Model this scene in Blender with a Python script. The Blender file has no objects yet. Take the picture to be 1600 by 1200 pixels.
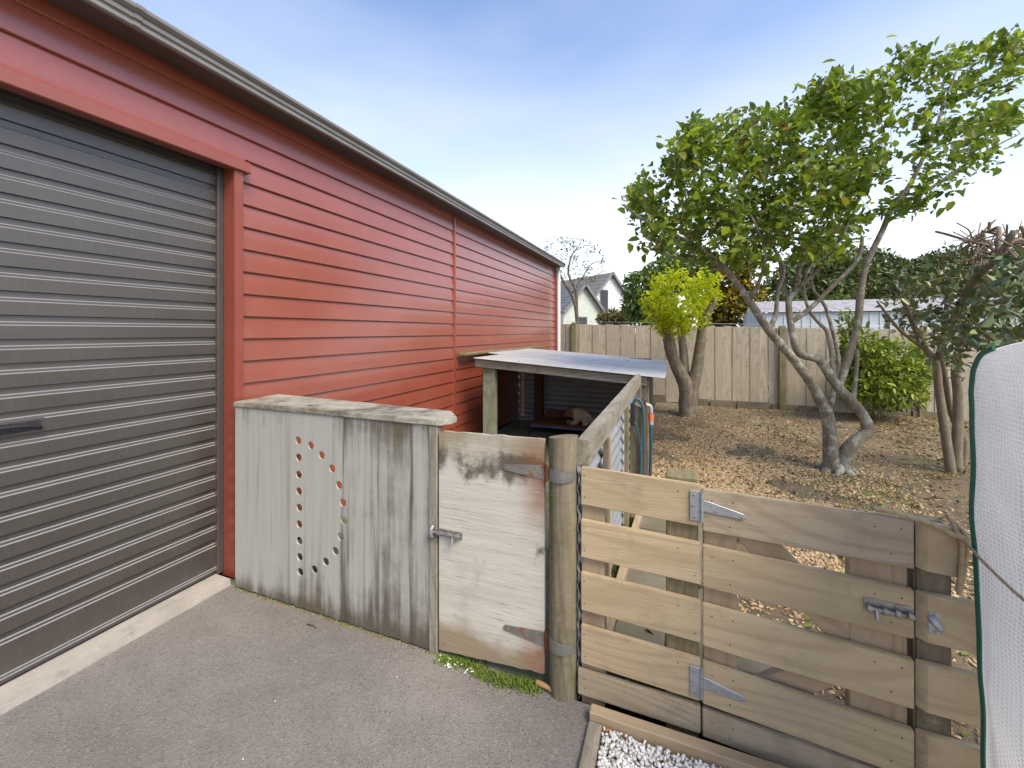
import bpy, bmesh, math, random
import numpy as np
from mathutils import Vector, Matrix, noise
R_ = math.radians
random.seed(7); rng = np.random.default_rng(7)
scene = bpy.context.scene
COL = scene.collection

# ------------------------------------------------------------------ camera, sky, sun, exposure
EYE = 1.43; FPX = 654.0; HZ = 518.0; YAW = math.atan(259/654)
cam_d = bpy.data.cameras.new('camera'); cam = bpy.data.objects.new('camera', cam_d); COL.objects.link(cam)
cam.location = (0, 0, EYE); cam.rotation_euler = (R_(90), 0, YAW)
cam_d.sensor_width = 36; cam_d.lens = 36*FPX/1600; cam_d.shift_y = -(600-HZ)/1600
cam_d.clip_start = 0.05; cam_d.clip_end = 1500
scene.camera = cam
SUN_EL, SUN_AZ = 50, 58          # azimuth clockwise from -Y towards +X (light comes from behind right)
sx, sy = math.sin(R_(SUN_AZ)), -math.cos(R_(SUN_AZ))
sd = bpy.data.lights.new('sun', 'SUN'); sun = bpy.data.objects.new('sun', sd); COL.objects.link(sun)
sd.energy = 2.5; sd.angle = R_(30); sd.color = (1.0, 0.885, 0.71)
to_sun = Vector((sx*math.cos(R_(SUN_EL)), sy*math.cos(R_(SUN_EL)), math.sin(R_(SUN_EL))))
sun.rotation_euler = to_sun.to_track_quat('Z', 'Y').to_euler(); sun.location = (4, -4, 12)
w = bpy.data.worlds.new('World'); scene.world = w; w.use_nodes = True
nt = w.node_tree; nt.nodes.clear()
def wn(t, **k):
    n = nt.nodes.new(t)
    for a, b in k.items(): setattr(n, a, b)
    return n
sky = wn('ShaderNodeTexSky', sky_type='NISHITA', sun_disc=False)
sky.sun_elevation = R_(SUN_EL); sky.sun_rotation = math.atan2(sx, sy); sky.air_density = 1.0; sky.dust_density = 0.6; sky.ozone_density = 1.5
tc = wn('ShaderNodeTexCoord'); sep = wn('ShaderNodeSeparateXYZ'); nt.links.new(tc.outputs['Generated'], sep.inputs[0])
mp = wn('ShaderNodeMapping'); mp.inputs['Scale'].default_value = (1.0, 1.0, 3.2); mp.inputs['Location'].default_value = (0.35, 0.2, 0.0)
nt.links.new(tc.outputs['Generated'], mp.inputs[0])
cn = wn('ShaderNodeTexNoise'); cn.inputs['Scale'].default_value = 1.9; cn.inputs['Detail'].default_value = 7; cn.inputs['Roughness'].default_value = 0.45
nt.links.new(mp.outputs[0], cn.inputs['Vector'])
# cloud cover rises towards the horizon
el = wn('ShaderNodeMapRange'); el.inputs[1].default_value = 0.04; el.inputs[2].default_value = 0.66; el.inputs[3].default_value = 0.50; el.inputs[4].default_value = -0.30
nt.links.new(sep.outputs[2], el.inputs[0])
nz_ = wn('ShaderNodeMapRange'); nz_.inputs[3].default_value = .26; nz_.inputs[4].default_value = .74; nt.links.new(cn.outputs[0], nz_.inputs[0])
ad = wn('ShaderNodeMath', operation='ADD'); nt.links.new(nz_.outputs[0], ad.inputs[0]); nt.links.new(el.outputs[0], ad.inputs[1])
cr = wn('ShaderNodeMapRange'); cr.inputs[1].default_value = 0.20; cr.inputs[2].default_value = 1.22
nt.links.new(ad.outputs[0], cr.inputs[0])
mixc = wn('ShaderNodeMix', data_type='RGBA'); mixc.inputs[7].default_value = (7.9, 7.7, 7.3, 1)
nt.links.new(cr.outputs[0], mixc.inputs[0])
boost = wn('ShaderNodeMix', data_type='RGBA', blend_type='MULTIPLY'); boost.inputs[0].default_value = 1; boost.inputs[7].default_value = (1.36, 1.46, 1.6, 1)
nt.links.new(sky.outputs[0], boost.inputs[6]); nt.links.new(boost.outputs[2], mixc.inputs[6])
bg = wn('ShaderNodeBackground'); bg.inputs[1].default_value = 0.097
wo = wn('ShaderNodeOutputWorld'); nt.links.new(mixc.outputs[2], bg.inputs[0]); nt.links.new(bg.outputs[0], wo.inputs[0])
scene.view_settings.view_transform = 'Standard'; scene.view_settings.look = 'None'
scene.view_settings.gamma = 1; scene.view_settings.exposure = 0.96
try: scene.view_settings.use_curve_mapping = False
except Exception: pass

# ------------------------------------------------------------------ photo geometry helpers (pixel of the photograph -> world point)
FW = Vector((-math.sin(YAW), math.cos(YAW), 0)); RT = Vector((math.cos(YAW), math.sin(YAW), 0)); C0 = Vector((0, 0, EYE))
def P(px, py, d):
    px, py, d = float(px), float(py), float(d)
    return C0 + d*(FW + (px-800)/FPX*RT) + Vector((0, 0, (HZ-py)/FPX*d))
def onY(px, py, Y):
    t = FW + (px-800)/FPX*RT; d = Y/t.y; return P(px, py, d)
def onX(px, py, X):
    t = FW + (px-800)/FPX*RT; d = X/t.x; return P(px, py, d)
def onZ(px, py, Z=0.0): return P(px, py, FPX*(EYE-Z)/(py-HZ))

# ------------------------------------------------------------------ mesh helpers
class MB:
    def __init__(s): s.v = []; s.f = []
    def add(s, vs, fs):
        b = len(s.v); s.v += [tuple(p) for p in vs]; s.f += [tuple(i+b for i in f) for f in fs]; return s
    def box(s, x0, x1, y0, y1, z0, z1):
        return s.add([(x0,y0,z0),(x1,y0,z0),(x1,y1,z0),(x0,y1,z0),(x0,y0,z1),(x1,y0,z1),(x1,y1,z1),(x0,y1,z1)],
                     [(0,3,2,1),(4,5,6,7),(0,1,5,4),(1,2,6,5),(2,3,7,6),(3,0,4,7)])
    def hexa(s, b, t):   # four bottom, four top corners
        return s.add(list(b)+list(t), [(0,3,2,1),(4,5,6,7),(0,1,5,4),(1,2,6,5),(2,3,7,6),(3,0,4,7)])
    def bar(s, a, b, wd, th, up=(0,0,1)):
        a = Vector(a); b = Vector(b); d = (b-a).normalized(); u = Vector(up); r = d.cross(u).normalized()*wd/2; n = r.cross(d).normalized()*th/2
        return s.hexa([a-r-n, a+r-n, b+r-n, b-r-n], [a-r+n, a+r+n, b+r+n, b-r+n])
    def prism(s, prof, axis, a, b):   # closed 2D profile swept along an axis from a to b
        n = len(prof)
        def pt(p, t): return {'x': (t, p[0], p[1]), 'y': (p[0], t, p[1]), 'z': (p[0], p[1], t)}[axis]
        vs = [pt(p, a) for p in prof] + [pt(p, b) for p in prof]
        fs = [(i, (i+1) % n, n+(i+1) % n, n+i) for i in range(n)] + [tuple(range(n-1, -1, -1)), tuple(range(n, 2*n))]
        return s.add(vs, fs)
    def sheet(s, prof, axis, a, b, th=0.0):
        n = len(prof)
        def pt(p, t): return {'x': (t, p[0], p[1]), 'y': (p[0], t, p[1]), 'z': (p[0], p[1], t)}[axis]
        vs = [pt(p, a) for p in prof] + [pt(p, b) for p in prof]
        return s.add(vs, [(i, i+1, n+i+1, n+i) for i in range(n-1)])
    def tube(s, pts, rad, n=8, cap=True):
        pts = [Vector(p) for p in pts]; k = len(pts)
        if not hasattr(rad, '__len__'): rad = [rad]*k
        b = len(s.v); ref = None; vs = []; fs = []
        for i in range(k):
            d = (pts[min(i+1, k-1)] - pts[max(i-1, 0)])
            d = d.normalized() if d.length > 1e-9 else Vector((0,0,1))
            if ref is None:
                ref = d.orthogonal().normalized()
            else:
                ref = (ref - d*ref.dot(d)); ref = ref.normalized() if ref.length > 1e-6 else d.orthogonal().normalized()
            o = d.cross(ref)
            for j in range(n):
                a = 2*math.pi*j/n; vs.append(pts[i] + rad[i]*(math.cos(a)*ref + math.sin(a)*o))
        for i in range(k-1):
            for j in range(n):
                fs.append((i*n+j, i*n+(j+1) % n, (i+1)*n+(j+1) % n, (i+1)*n+j))
        if cap: fs += [tuple(range(n-1, -1, -1)), tuple(range((k-1)*n, k*n))]
        return s.add(vs, fs)
    def cyl(s, a, b, r, n=12): return s.tube([a, b], r, n)

WLOC = {}
def wl(o): return WLOC.get(o.name, Vector((0,0,0))) if o else Vector((0,0,0))
def finish(name, me, mt, parent, c, smooth=None):
    o = bpy.data.objects.new(name, me); COL.objects.link(o)
    if mt and not me.materials: me.materials.append(mt)
    if parent: o.parent = parent
    o.location = Vector(c) - wl(parent); WLOC[o.name] = Vector(c)
    return o
def obj(name, mb, mt, parent=None, smooth=None, bevel=0.0, bseg=1, center=True):
    vs = mb.v; a = np.array(vs, dtype=float); c = Vector(((a.min(0)+a.max(0))/2).tolist()) if center else Vector((0,0,0))
    me = bpy.data.meshes.new(name); me.from_pydata((a-np.array(c)).tolist(), [], mb.f); me.update()
    bm = bmesh.new(); bm.from_mesh(me)
    bmesh.ops.recalc_face_normals(bm, faces=bm.faces)
    if bevel: bmesh.ops.bevel(bm, geom=[e for e in bm.edges if len(e.link_faces) == 2 and e.calc_face_angle(0) > 0.6], offset=bevel, segments=bseg, affect='EDGES', clamp_overlap=True)
    bm.to_mesh(me); bm.free()
    if smooth is not None:
        me.polygons.foreach_set('use_smooth', [True]*len(me.polygons))
        if smooth < 3: me.set_sharp_from_angle(angle=smooth)
    return finish(name, me, mt, parent, c)
def npmesh(name, V, F, mt, parent=None, smooth=False, k=4):
    """V (n,3), F (m,k) numpy -> object (fast)"""
    V = np.asarray(V, dtype=np.float32); F = np.asarray(F, dtype=np.int32)
    c = (V.min(0)+V.max(0))/2; V = V - c
    me = bpy.data.meshes.new(name); me.vertices.add(len(V)); me.vertices.foreach_set('co', V.ravel())
    m = len(F); me.loops.add(m*k); me.loops.foreach_set('vertex_index', F.ravel()); me.polygons.add(m)
    me.polygons.foreach_set('loop_start', np.arange(0, m*k, k, dtype=np.int32))
    if smooth: me.polygons.foreach_set('use_smooth', [True]*m)
    me.update(calc_edges=True); me.validate()
    return finish(name, me, mt, parent, Vector(c.tolist()))
def thing(name, label, cat, loc, group=None):
    o = bpy.data.objects.new(name, None); COL.objects.link(o); o.location = loc; o.empty_display_size = 0.1
    WLOC[o.name] = Vector(loc); return tag(o, label, cat, group)
def tag(o, label, cat, group=None, kind=None):
    if label: o['label'] = label
    if cat: o['category'] = cat
    if group: o['group'] = group
    if kind: o['kind'] = kind
    return o
def struct(o): o['kind'] = 'structure'; return o
def clone(o, parent, loc, rotz=0.0):
    c = o.copy(); COL.objects.link(c); c.parent = parent; c.location = Vector(loc) - wl(parent); c.rotation_euler = (0,0,rotz); WLOC[c.name] = Vector(loc); return c

# ------------------------------------------------------------------ material helpers
class NT:
    def __init__(s, name):
        s.m = bpy.data.materials.new(name); s.m.use_nodes = True; s.t = s.m.node_tree; s.t.nodes.clear()
        s.out = s.n('ShaderNodeOutputMaterial'); s.bsdf = s.n('ShaderNodeBsdfPrincipled'); s.l(s.bsdf.outputs[0], s.out.inputs[0])
    def n(s, t, **k):
        x = s.t.nodes.new(t)
        for a, b in k.items(): setattr(x, a, b)
        return x
    def l(s, a, b): s.t.links.new(a, b)
    def val(s, x, sock):
        if isinstance(x, (int, float)): sock.default_value = x
        elif isinstance(x, (tuple, list)): sock.default_value = tuple(x) if len(x) == len(sock.default_value) else tuple(x)+(1,)
        else: s.l(x, sock)
    def coord(s, scale=(1,1,1), kind='Object', rnd=True):
        t = s.n('ShaderNodeTexCoord'); m = s.n('ShaderNodeMapping'); m.inputs['Scale'].default_value = scale
        if rnd:
            oi = s.n('ShaderNodeObjectInfo'); mu = s.n('ShaderNodeVectorMath', operation='SCALE'); cb = s.n('ShaderNodeCombineXYZ')
            for i in range(3): s.l(oi.outputs['Random'], cb.inputs[i])
            s.l(cb.outputs[0], mu.inputs[0]); mu.inputs['Scale'].default_value = 37.0
            ad = s.n('ShaderNodeVectorMath', operation='ADD'); s.l(t.outputs[kind], ad.inputs[0]); s.l(mu.outputs[0], ad.inputs[1]); s.l(ad.outputs[0], m.inputs[0])
        else: s.l(t.outputs[kind], m.inputs[0])
        return m.outputs[0]
    def noise(s, v, sc, det=4, ro=0.55, dist=0.0):
        x = s.n('ShaderNodeTexNoise'); s.l(v, x.inputs['Vector']); x.inputs['Scale'].default_value = sc; x.inputs['Detail'].default_value = det
        x.inputs['Roughness'].default_value = ro; x.inputs['Distortion'].default_value = dist; return x.outputs[0]
    def vor(s, v, sc, feat='F1', out=0):
        x = s.n('ShaderNodeTexVoronoi', feature=feat); s.l(v, x.inputs['Vector']); x.inputs['Scale'].default_value = sc; return x.outputs[out]
    def rng(s, v, a, b, c=0.0, d=1.0, smooth=True):
        x = s.n('ShaderNodeMapRange'); x.interpolation_type = 'SMOOTHSTEP' if smooth else 'LINEAR'
        s.l(v, x.inputs[0])
        for i, q in enumerate((a, b, c, d)): x.inputs[i+1].default_value = q
        return x.outputs[0]
    def ramp(s, v, stops):
        x = s.n('ShaderNodeValToRGB'); s.l(v, x.inputs[0]); e = x.color_ramp.elements
        while len(e) < len(stops): e.new(0.5)
        for q, (p, c) in zip(e, stops): q.position = p; q.color = tuple(c)+(1,)
        return x.outputs[0]
    def mix(s, f, a, b, mode='MIX'):
        x = s.n('ShaderNodeMix', data_type='RGBA', blend_type=mode); s.val(f, x.inputs[0]); s.val(a, x.inputs[6]); s.val(b, x.inputs[7]); return x.outputs[2]
    def math(s, op, a, b=0.0):
        x = s.n('ShaderNodeMath', operation=op); s.val(a, x.inputs[0]); s.val(b, x.inputs[1]); return x.outputs[0]
    def sep(s, v):
        x = s.n('ShaderNodeSeparateXYZ'); s.l(v, x.inputs[0]); return x.outputs
    def island(s): return s.n('ShaderNodeNewGeometry').outputs['Random Per Island']
    def rand(s): return s.n('ShaderNodeObjectInfo').outputs['Random']
    def bump(s, h, strength=0.3, dist=0.01):
        x = s.n('ShaderNodeBump'); s.l(h, x.inputs['Height']); x.inputs['Strength'].default_value = strength; x.inputs['Distance'].default_value = dist
        s.l(x.outputs[0], s.bsdf.inputs['Normal']); return x
    def done(s, col=None, rough=0.6, metal=0.0, spec=0.5):
        if col is not None: s.val(col, s.bsdf.inputs['Base Color'])
        s.val(rough, s.bsdf.inputs['Roughness']); s.val(metal, s.bsdf.inputs['Metallic']); s.bsdf.inputs['Specular IOR Level'].default_value = spec
        return s.m

def m_steel(name, col, col2, rough=0.36, wav=0.25, dust=0.12, coat=0.0, ledge_glint=0.0):
    t = NT(name); v = t.coord((1,1,1)); n = t.noise(v, 3, 4); c = t.mix(t.rng(n, .35, .7), col, col2)
    g = t.noise(t.coord((14, 14, 2)), 9, 5); c = t.mix(t.math('MULTIPLY', t.rng(g, .5, .8), dust), c, (.42, .38, .34))
    if ledge_glint:
        nz = t.sep(t.n('ShaderNodeNewGeometry').outputs['True Normal'])[2]; c = t.mix(t.rng(nz, .25, .6, 0, ledge_glint), c, (.40,.385,.37))  # up-facing facets coloured paler: the sky highlight on the ribs is painted in
    t.bump(t.noise(t.coord((1, .7, 1.5)), 2.2, 1), wav, 0.02)
    if coat: t.bsdf.inputs['Coat Weight'].default_value = coat; t.bsdf.inputs['Coat Roughness'].default_value = .24; t.bsdf.inputs['Coat IOR'].default_value = 1.65
    return t.done(c, t.rng(g, .3, .8, rough-.05, rough+.14), 0, .5)
M = {}
M['red'] = m_steel('red_painted_steel', (.275,.063,.035), (.30,.072,.041), .34, .22, .06, .9)
M['redtrim'] = m_steel('red_trim_steel', (.25,.054,.032), (.27,.060,.036), .38, .05, .05, .5)
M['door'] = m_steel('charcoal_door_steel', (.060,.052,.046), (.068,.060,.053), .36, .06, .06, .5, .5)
M['gutter'] = m_steel('grey_gutter_steel', (.20,.19,.178), (.24,.228,.214), .38, .05, .2)
M['soffit'] = m_steel('brown_soffit_steel', (.075,.062,.055), (.09,.075,.066), .5, .05, .2)
M['white'] = m_steel('white_plastic_paint', (.72,.72,.71), (.78,.78,.77), .4, .02, .15)
M['black'] = m_steel('black_plastic', (.018,.018,.022), (.025,.025,.03), .4, .02, .15)
M['dark'] = m_steel('dark_void_board', (.02,.018,.017), (.03,.027,.025), .8, .02, .1)
M['blue'] = m_steel('blue_plastic', (.10,.13,.34), (.13,.16,.40), .4, .02, .1)
M['hose'] = m_steel('green_blue_hose_plastic', (.028,.085,.10), (.035,.10,.12), .4, .02, .1)
M['orange'] = m_steel('orange_plastic', (.75,.16,.06), (.8,.2,.08), .4, .02, .05)
M['greytrap'] = m_steel('grey_pvc', (.35,.34,.33), (.42,.41,.40), .4, .02, .1)
M['greentrim'] = m_steel('green_binding_tape', (.012,.115,.07), (.02,.14,.085), .6, .02, .1)
M['frame'] = m_steel('pale_roof_barge', (.16,.165,.17), (.2,.2,.2), .6, .02, .2)

def m_asphalt():
    t = NT('grey_asphalt'); v = t.coord(rnd=False); big = t.noise(v, .9, 5, .6); med = t.noise(v, 7, 4)
    c = t.mix(t.rng(big, .3, .7), (.172,.156,.144), (.238,.217,.20)); c = t.mix(t.math('MULTIPLY', t.rng(med, .4, .75), .35), c, (.135,.12,.11))
    cell = t.n('ShaderNodeTexVoronoi'); t.l(v, cell.inputs['Vector']); cell.inputs['Scale'].default_value = 150
    sp = t.sep(cell.outputs['Color'])
    c = t.mix(t.rng(sp[0], .72, .95, 0, .32), c, (.06,.055,.052)); c = t.mix(t.rng(sp[1], .86, .99, 0, .30), c, (.36,.34,.31))
    st = t.noise(v, 2.3, 6, .7); c = t.mix(t.rng(st, .62, .78, 0, .35), c, (.21,.185,.15))
    h = t.math('ADD', t.noise(v, 190, 2), t.math('MULTIPLY', cell.outputs['Distance'], 1.2)); t.bump(h, .5, .004)
    return t.done(c, .85, 0, .3)
M['asphalt'] = m_asphalt()
def m_concrete(name, a, b, moss=0.0, dirt=.4):
    t = NT(name); v = t.coord(); n = t.noise(v, 5, 6, .65); f = t.noise(v, 60, 4); c = t.mix(t.rng(n, .3, .7), a, b)
    c = t.mix(t.rng(t.noise(v, 11, 6, .7), .52, .72, 0, dirt), c, (.10,.085,.065))
    if moss: c = t.mix(t.rng(t.noise(v, 3.5, 6, .7), .36, .62, 0, moss), c, (.10,.135,.05))
    t.bump(t.math('ADD', f, n), .35, .006); return t.done(c, .9, 0, .25)
M['concrete'] = m_concrete('pale_concrete', (.34,.31,.27), (.42,.385,.34))
M['runfloor'] = m_concrete('mossy_concrete_floor', (.24,.25,.17), (.30,.31,.22), .75)
M['paver'] = m_concrete('concrete_block_paver', (.16,.13,.095), (.22,.185,.14), .3)
M['stonew'] = None

def m_wood(name, a, b, dark, axis='x', grain=1.0, moss=0.0, mosscol=(.13,.14,.035), speck=0.2, tint=.25, lich=0.0, rough=.75):
    """timber: long grain along one axis, rings, knots, per-board tint, dirt and lichen"""
    t = NT(name); st = {'x': (.07, 1, 1), 'y': (1, .07, 1), 'z': (1, 1, .07)}[axis]
    v = t.coord(st); vo = t.coord((1,1,1))
    g = t.noise(v, 26*grain, 6, .6, 1.2); fine = t.noise(v, 170, 3, .6)
    cg = t.math('SINE', t.math('MULTIPLY', t.noise(t.coord({'x': (.16,1,1), 'y': (1,.16,1), 'z': (1,1,.16)}[axis]), 2.6, 1.2, .4, .2), 165.0))
    c = t.mix(t.rng(g, .3, .72), a, b)
    c = t.mix(t.math('MULTIPLY', t.rng(cg, .0, 1.0), .30), c, dark)
    c = t.mix(t.rng(fine, .5, .85, 0, .30), c, dark)
    kn = t.n('ShaderNodeTexVoronoi'); t.l(t.coord({'x': (.5,1,1), 'y': (1,.5,1), 'z': (1,1,.5)}[axis]), kn.inputs['Vector']); kn.inputs['Scale'].default_value = 4.2
    c = t.mix(t.rng(kn.outputs['Distance'], .10, .035, 0, .6), c, dark)
    c = t.mix(t.math('MULTIPLY', t.rand(), tint), c, tuple(.55*q for q in a))
    d = t.noise(vo, 7, 6, .7); c = t.mix(t.rng(d, .5, .75, 0, speck), c, (.06,.05,.035))
    if moss: c = t.mix(t.rng(t.noise(vo, 5, 6, .7), .62-.3*moss, .85-.3*moss, 0, .8), c, mosscol)
    if lich: c = t.mix(t.rng(t.noise(vo, 38, 5, .7), .56, .66, 0, lich), c, (.42,.42,.34))
    t.bump(t.math('ADD', t.math('MULTIPLY', g, .6), fine), .35, .004)
    return t.done(c, rough, 0, .25)
tanA, tanB, tanD = (.48,.365,.235), (.40,.30,.185), (.24,.155,.09)
for ax in 'xyz':
    M['tan_'+ax] = m_wood('pale_treated_pine_'+ax, tanA, tanB, tanD, ax, .8, 0, speck=.22)
    M['tanmoss_'+ax] = m_wood('mossy_treated_pine_'+ax, (.30,.24,.14), (.22,.18,.10), (.10,.08,.04), ax, .8, .55, speck=.4)
    M['grey_'+ax] = m_wood('weathered_grey_timber_'+ax, (.36,.32,.25), (.25,.22,.17), (.09,.075,.055), ax, 1.0, .25, (.17,.17,.07), speck=.55, lich=.45)
    M['old_'+ax] = m_wood('old_dark_timber_'+ax, (.24,.20,.14), (.16,.13,.085), (.055,.045,.03), ax, 1.0, .35, (.12,.12,.04), speck=.5, lich=.25)
M['paling'] = m_wood('grey_fence_paling', (.56,.49,.38), (.45,.39,.29), (.23,.18,.12), 'z', .7, .12, speck=.25, tint=.45)
M['slat'] = m_wood('fresh_pine_slat', (.57,.445,.275), (.48,.37,.225), (.31,.215,.12), 'x', .7, 0, speck=.25, tint=.30)
M['slatgrey'] = m_wood('greying_pine_slat', (.46,.375,.26), (.38,.305,.205), (.23,.165,.10), 'x', .7, .05, speck=.3, tint=.2)
M['redpost'] = m_wood('red_brown_timber', (.17,.07,.04), (.12,.05,.03), (.05,.02,.015), 'z')

def m_dpanel():
    t = NT('pale_painted_plywood'); v = t.coord(rnd=False); s = t.sep(v)
    st = t.coord((1,1,.045), rnd=False); a = t.noise(st, 9, 6, .65); b = t.noise(st, 42, 5, .6); big = t.noise(t.coord((1,1,.16), rnd=False), 3.4, 5, .6)
    c = t.mix(t.rng(b, .35, .7), (.415,.41,.372), (.375,.372,.335)); c = t.mix(t.rng(a, .45, .75, 0, .3), c, (.36,.34,.27))
    lo = t.math('ADD', t.rng(s[2], -.20, -.50, 0, .17), t.rng(s[2], -.40, -.51, 0, .12)); hi = t.rng(s[2], .30, .50, 0, .10)        # splash dirt at the foot, drips from the cap
    right = t.rng(s[0], .0, .35, 0, .10)
    blot = t.noise(v, 5.5, 6, .72)
    k = t.math('ADD', t.math('ADD', t.math('ADD', t.math('MULTIPLY', a, .65), t.math('MULTIPLY', blot, .35)), t.math('MULTIPLY', t.math('SUBTRACT', b, .5), .2)), t.math('ADD', t.math('ADD', lo, hi), right))
    colm = t.math('MULTIPLY', t.rng(t.noise(t.coord((1,0,.012), rnd=False), 10.5, 2, .5), .50, .64), t.rng(b, .36, .62))
    colm = t.math('MULTIPLY', colm, t.rng(s[0], -.35, .15, .25, 1.0))
    c = t.mix(t.math('MULTIPLY', colm, t.rng(t.noise(t.coord((1,1,.5), rnd=False), 4, 4), .3, .6, .25, .85)), c, (.07,.056,.04))
    c = t.mix(t.rng(t.math('ADD', k, t.math('MULTIPLY', t.math('SUBTRACT', big, .5), .6)), .56, .86, 0, .88), c, (.075,.058,.038))
    c = t.mix(t.rng(t.math('ADD', big, t.math('MULTIPLY', lo, .5)), .62, .80, 0, .6), c, (.14,.115,.06))
    gr = t.noise(v, 6, 5, .7); c = t.mix(t.rng(gr, .6, .8, 0, .3), c, (.21,.22,.14))
    t.bump(b, .1, .002); return t.done(c, .7, 0, .3)
M['dpanel'] = m_dpanel()
def m_gateply():
    t = NT('bleached_plywood'); v = t.coord(rnd=False); s = t.sep(v); h = t.coord((.08,1,1), rnd=False)
    g = t.noise(h, 40, 6, .65); f = t.noise(h, 130, 3); n = t.noise(v, 7, 6, .65); n2 = t.noise(v, 3.2, 5, .6)
    c = t.mix(t.rng(g, .3, .7), (.60,.575,.50), (.50,.47,.40)); c = t.mix(t.rng(f, .60, .75, 0, .55), c, (.17,.13,.09))
    top = t.rng(s[2], .24, .46, 0, .34); bot = t.rng(s[2], -.28, -.47, 0, .46)
    c = t.mix(t.rng(t.math('ADD', n2, t.math('ADD', top, bot)), .55, .92, 0, .85), c, (.27,.20,.115))
    band = t.math('MULTIPLY', t.rng(s[2], .22, .36), t.rng(s[2], .47, .38))
    c = t.mix(t.rng(t.math('ADD', n, t.math('MULTIPLY', band, .2)), .60, .76, 0, .85), c, (.075,.058,.04))
    rx = t.rng(s[0], .10, .245); rz = t.math('ADD', t.rng(t.math('ABSOLUTE', t.math('SUBTRACT', s[2], .29)), .28, .0), t.rng(t.math('ABSOLUTE', t.math('ADD', s[2], .40)), .16, .0))
    c = t.mix(t.math('MULTIPLY', t.math('MULTIPLY', rx, rz), t.rng(n2, .2, .6, .25, .8)), c, (.25,.085,.03))
    t.bump(t.math('ADD', g, f), .4, .003); return t.done(c, .75, 0, .25)
M['gateply'] = m_gateply()
def m_metal(name, a, b, rust=0.0, rough=.42, scale=14):
    t = NT(name); v = t.coord(); n = t.noise(v, scale, 5, .6); c = t.mix(t.rng(n, .3, .7), a, b); r = t.noise(v, scale*1.6, 6, .7)
    if rust: c = t.mix(t.rng(r, .75-.4*rust, .9-.4*rust), c, (.23,.075,.025))
    mt = t.rng(r, .75-.4*rust, .9-.4*rust, .75, 0) if rust else .75
    t.bump(r, .12, .002); return t.done(c, rough, mt, .5)
M['galv'] = m_metal('galvanised_steel', (.50,.52,.54), (.40,.42,.45), 0, .45, 30)
M['galvrust'] = m_metal('rusting_galvanised_steel', (.36,.35,.31), (.26,.25,.22), .62, .5, 16)
M['galvrust2'] = m_metal('aged_galvanised_steel', (.33,.33,.31), (.24,.24,.22), .3, .5, 12)
M['bolt'] = m_metal('worn_bolt_steel', (.42,.40,.38), (.30,.28,.26), .42, .35, 40)
M['nail'] = m_steel('dark_nail_head', (.07,.045,.03), (.10,.07,.05), .7)
M['rust'] = m_metal('rust', (.22,.075,.028), (.16,.05,.02), .6, .7, 30)
def m_iron():
    t = NT('galvanised_corrugated_iron'); v = t.coord(); n = t.noise(v, 2.5, 5, .6); f = t.noise(v, 45, 4)
    c = t.mix(t.rng(n, .3, .7), (.30,.32,.345), (.40,.42,.45)); c = t.mix(t.rng(f, .5, .8, 0, .35), c, (.20,.20,.20)); t.bump(f, .06, .002)
    return t.done(c, .5, .35, .5)
M['iron'] = m_iron()
def m_roofsheet():
    t = NT('pale_grey_roof_sheet'); v = t.coord(); n = t.noise(v, 3, 6, .65); f = t.noise(t.coord((.15,1,1)), 40, 4)
    c = t.mix(t.rng(n, .3, .7), (.56,.56,.545), (.47,.47,.455)); c = t.mix(t.rng(f, .5, .75, 0, .5), c, (.26,.26,.24)); return t.done(c, .5, .2, .4)
M['ksheet'] = m_roofsheet()
def m_soil():
    t = NT('garden_soil'); v = t.coord(rnd=False); n = t.noise(v, 1.1, 6, .65); m2 = t.noise(v, 9, 6, .7); f = t.noise(v, 70, 4, .7)
    c = t.mix(t.rng(n, .35, .65), (.17,.13,.085), (.26,.205,.13)); c = t.mix(t.rng(m2, .45, .7, 0, .5), c, (.11,.08,.055))
    c = t.mix(t.rng(f, .55, .75, 0, .6), c, (.24,.175,.11)); c = t.mix(t.rng(t.noise(v, 2.1, 6, .75), .57, .72, 0, .55), c, (.12,.12,.035))
    t.bump(t.math('ADD', f, m2), .9, .02); return t.done(c, .95, 0, .15)
M['soil'] = m_soil()
def m_island(name, stops, rough=.8, spec=.2, bump=0, trans=0.0, coat=0.0):
    t = NT(name); c = t.ramp(t.island(), stops); n = t.noise(t.coord(rnd=False), 25, 3)
    c = t.mix(t.rng(n, .3, .7, 0, .18), c, (.02,.02,.012)); t.done(c, rough, 0, spec)
    if trans:
        tr = t.n('ShaderNodeBsdfTranslucent'); t.l(t.mix(1.0, c, (1.0,1.0,.55), 'MULTIPLY'), tr.inputs[0]); ms = t.n('ShaderNodeMixShader'); ms.inputs[0].default_value = trans
        t.l(t.bsdf.outputs[0], ms.inputs[1]); t.l(tr.outputs[0], ms.inputs[2]); t.l(ms.outputs[0], t.out.inputs[0])
    return t.m
M['chips'] = m_island('wood_chips', [(0,(.60,.44,.25)),(.35,(.48,.33,.175)),(.6,(.27,.165,.09)),(.8,(.66,.51,.31)),(1,(.16,.10,.06))])
M['litter'] = m_island('leaf_litter', [(0,(.16,.075,.035)),(.3,(.28,.15,.06)),(.55,(.12,.16,.035)),(.75,(.20,.23,.06)),(1,(.33,.24,.12))])
M['pebble'] = m_island('white_marble_pebble', [(0,(.80,.78,.74)),(.6,(.88,.87,.84)),(.92,(.64,.60,.54)),(1,(.45,.38,.30))], .55, .4)
M['grass'] = m_island('short_grass', [(0,(.10,.17,.03)),(.5,(.17,.23,.05)),(1,(.26,.27,.09))], .7, .2, 0, .25)
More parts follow.
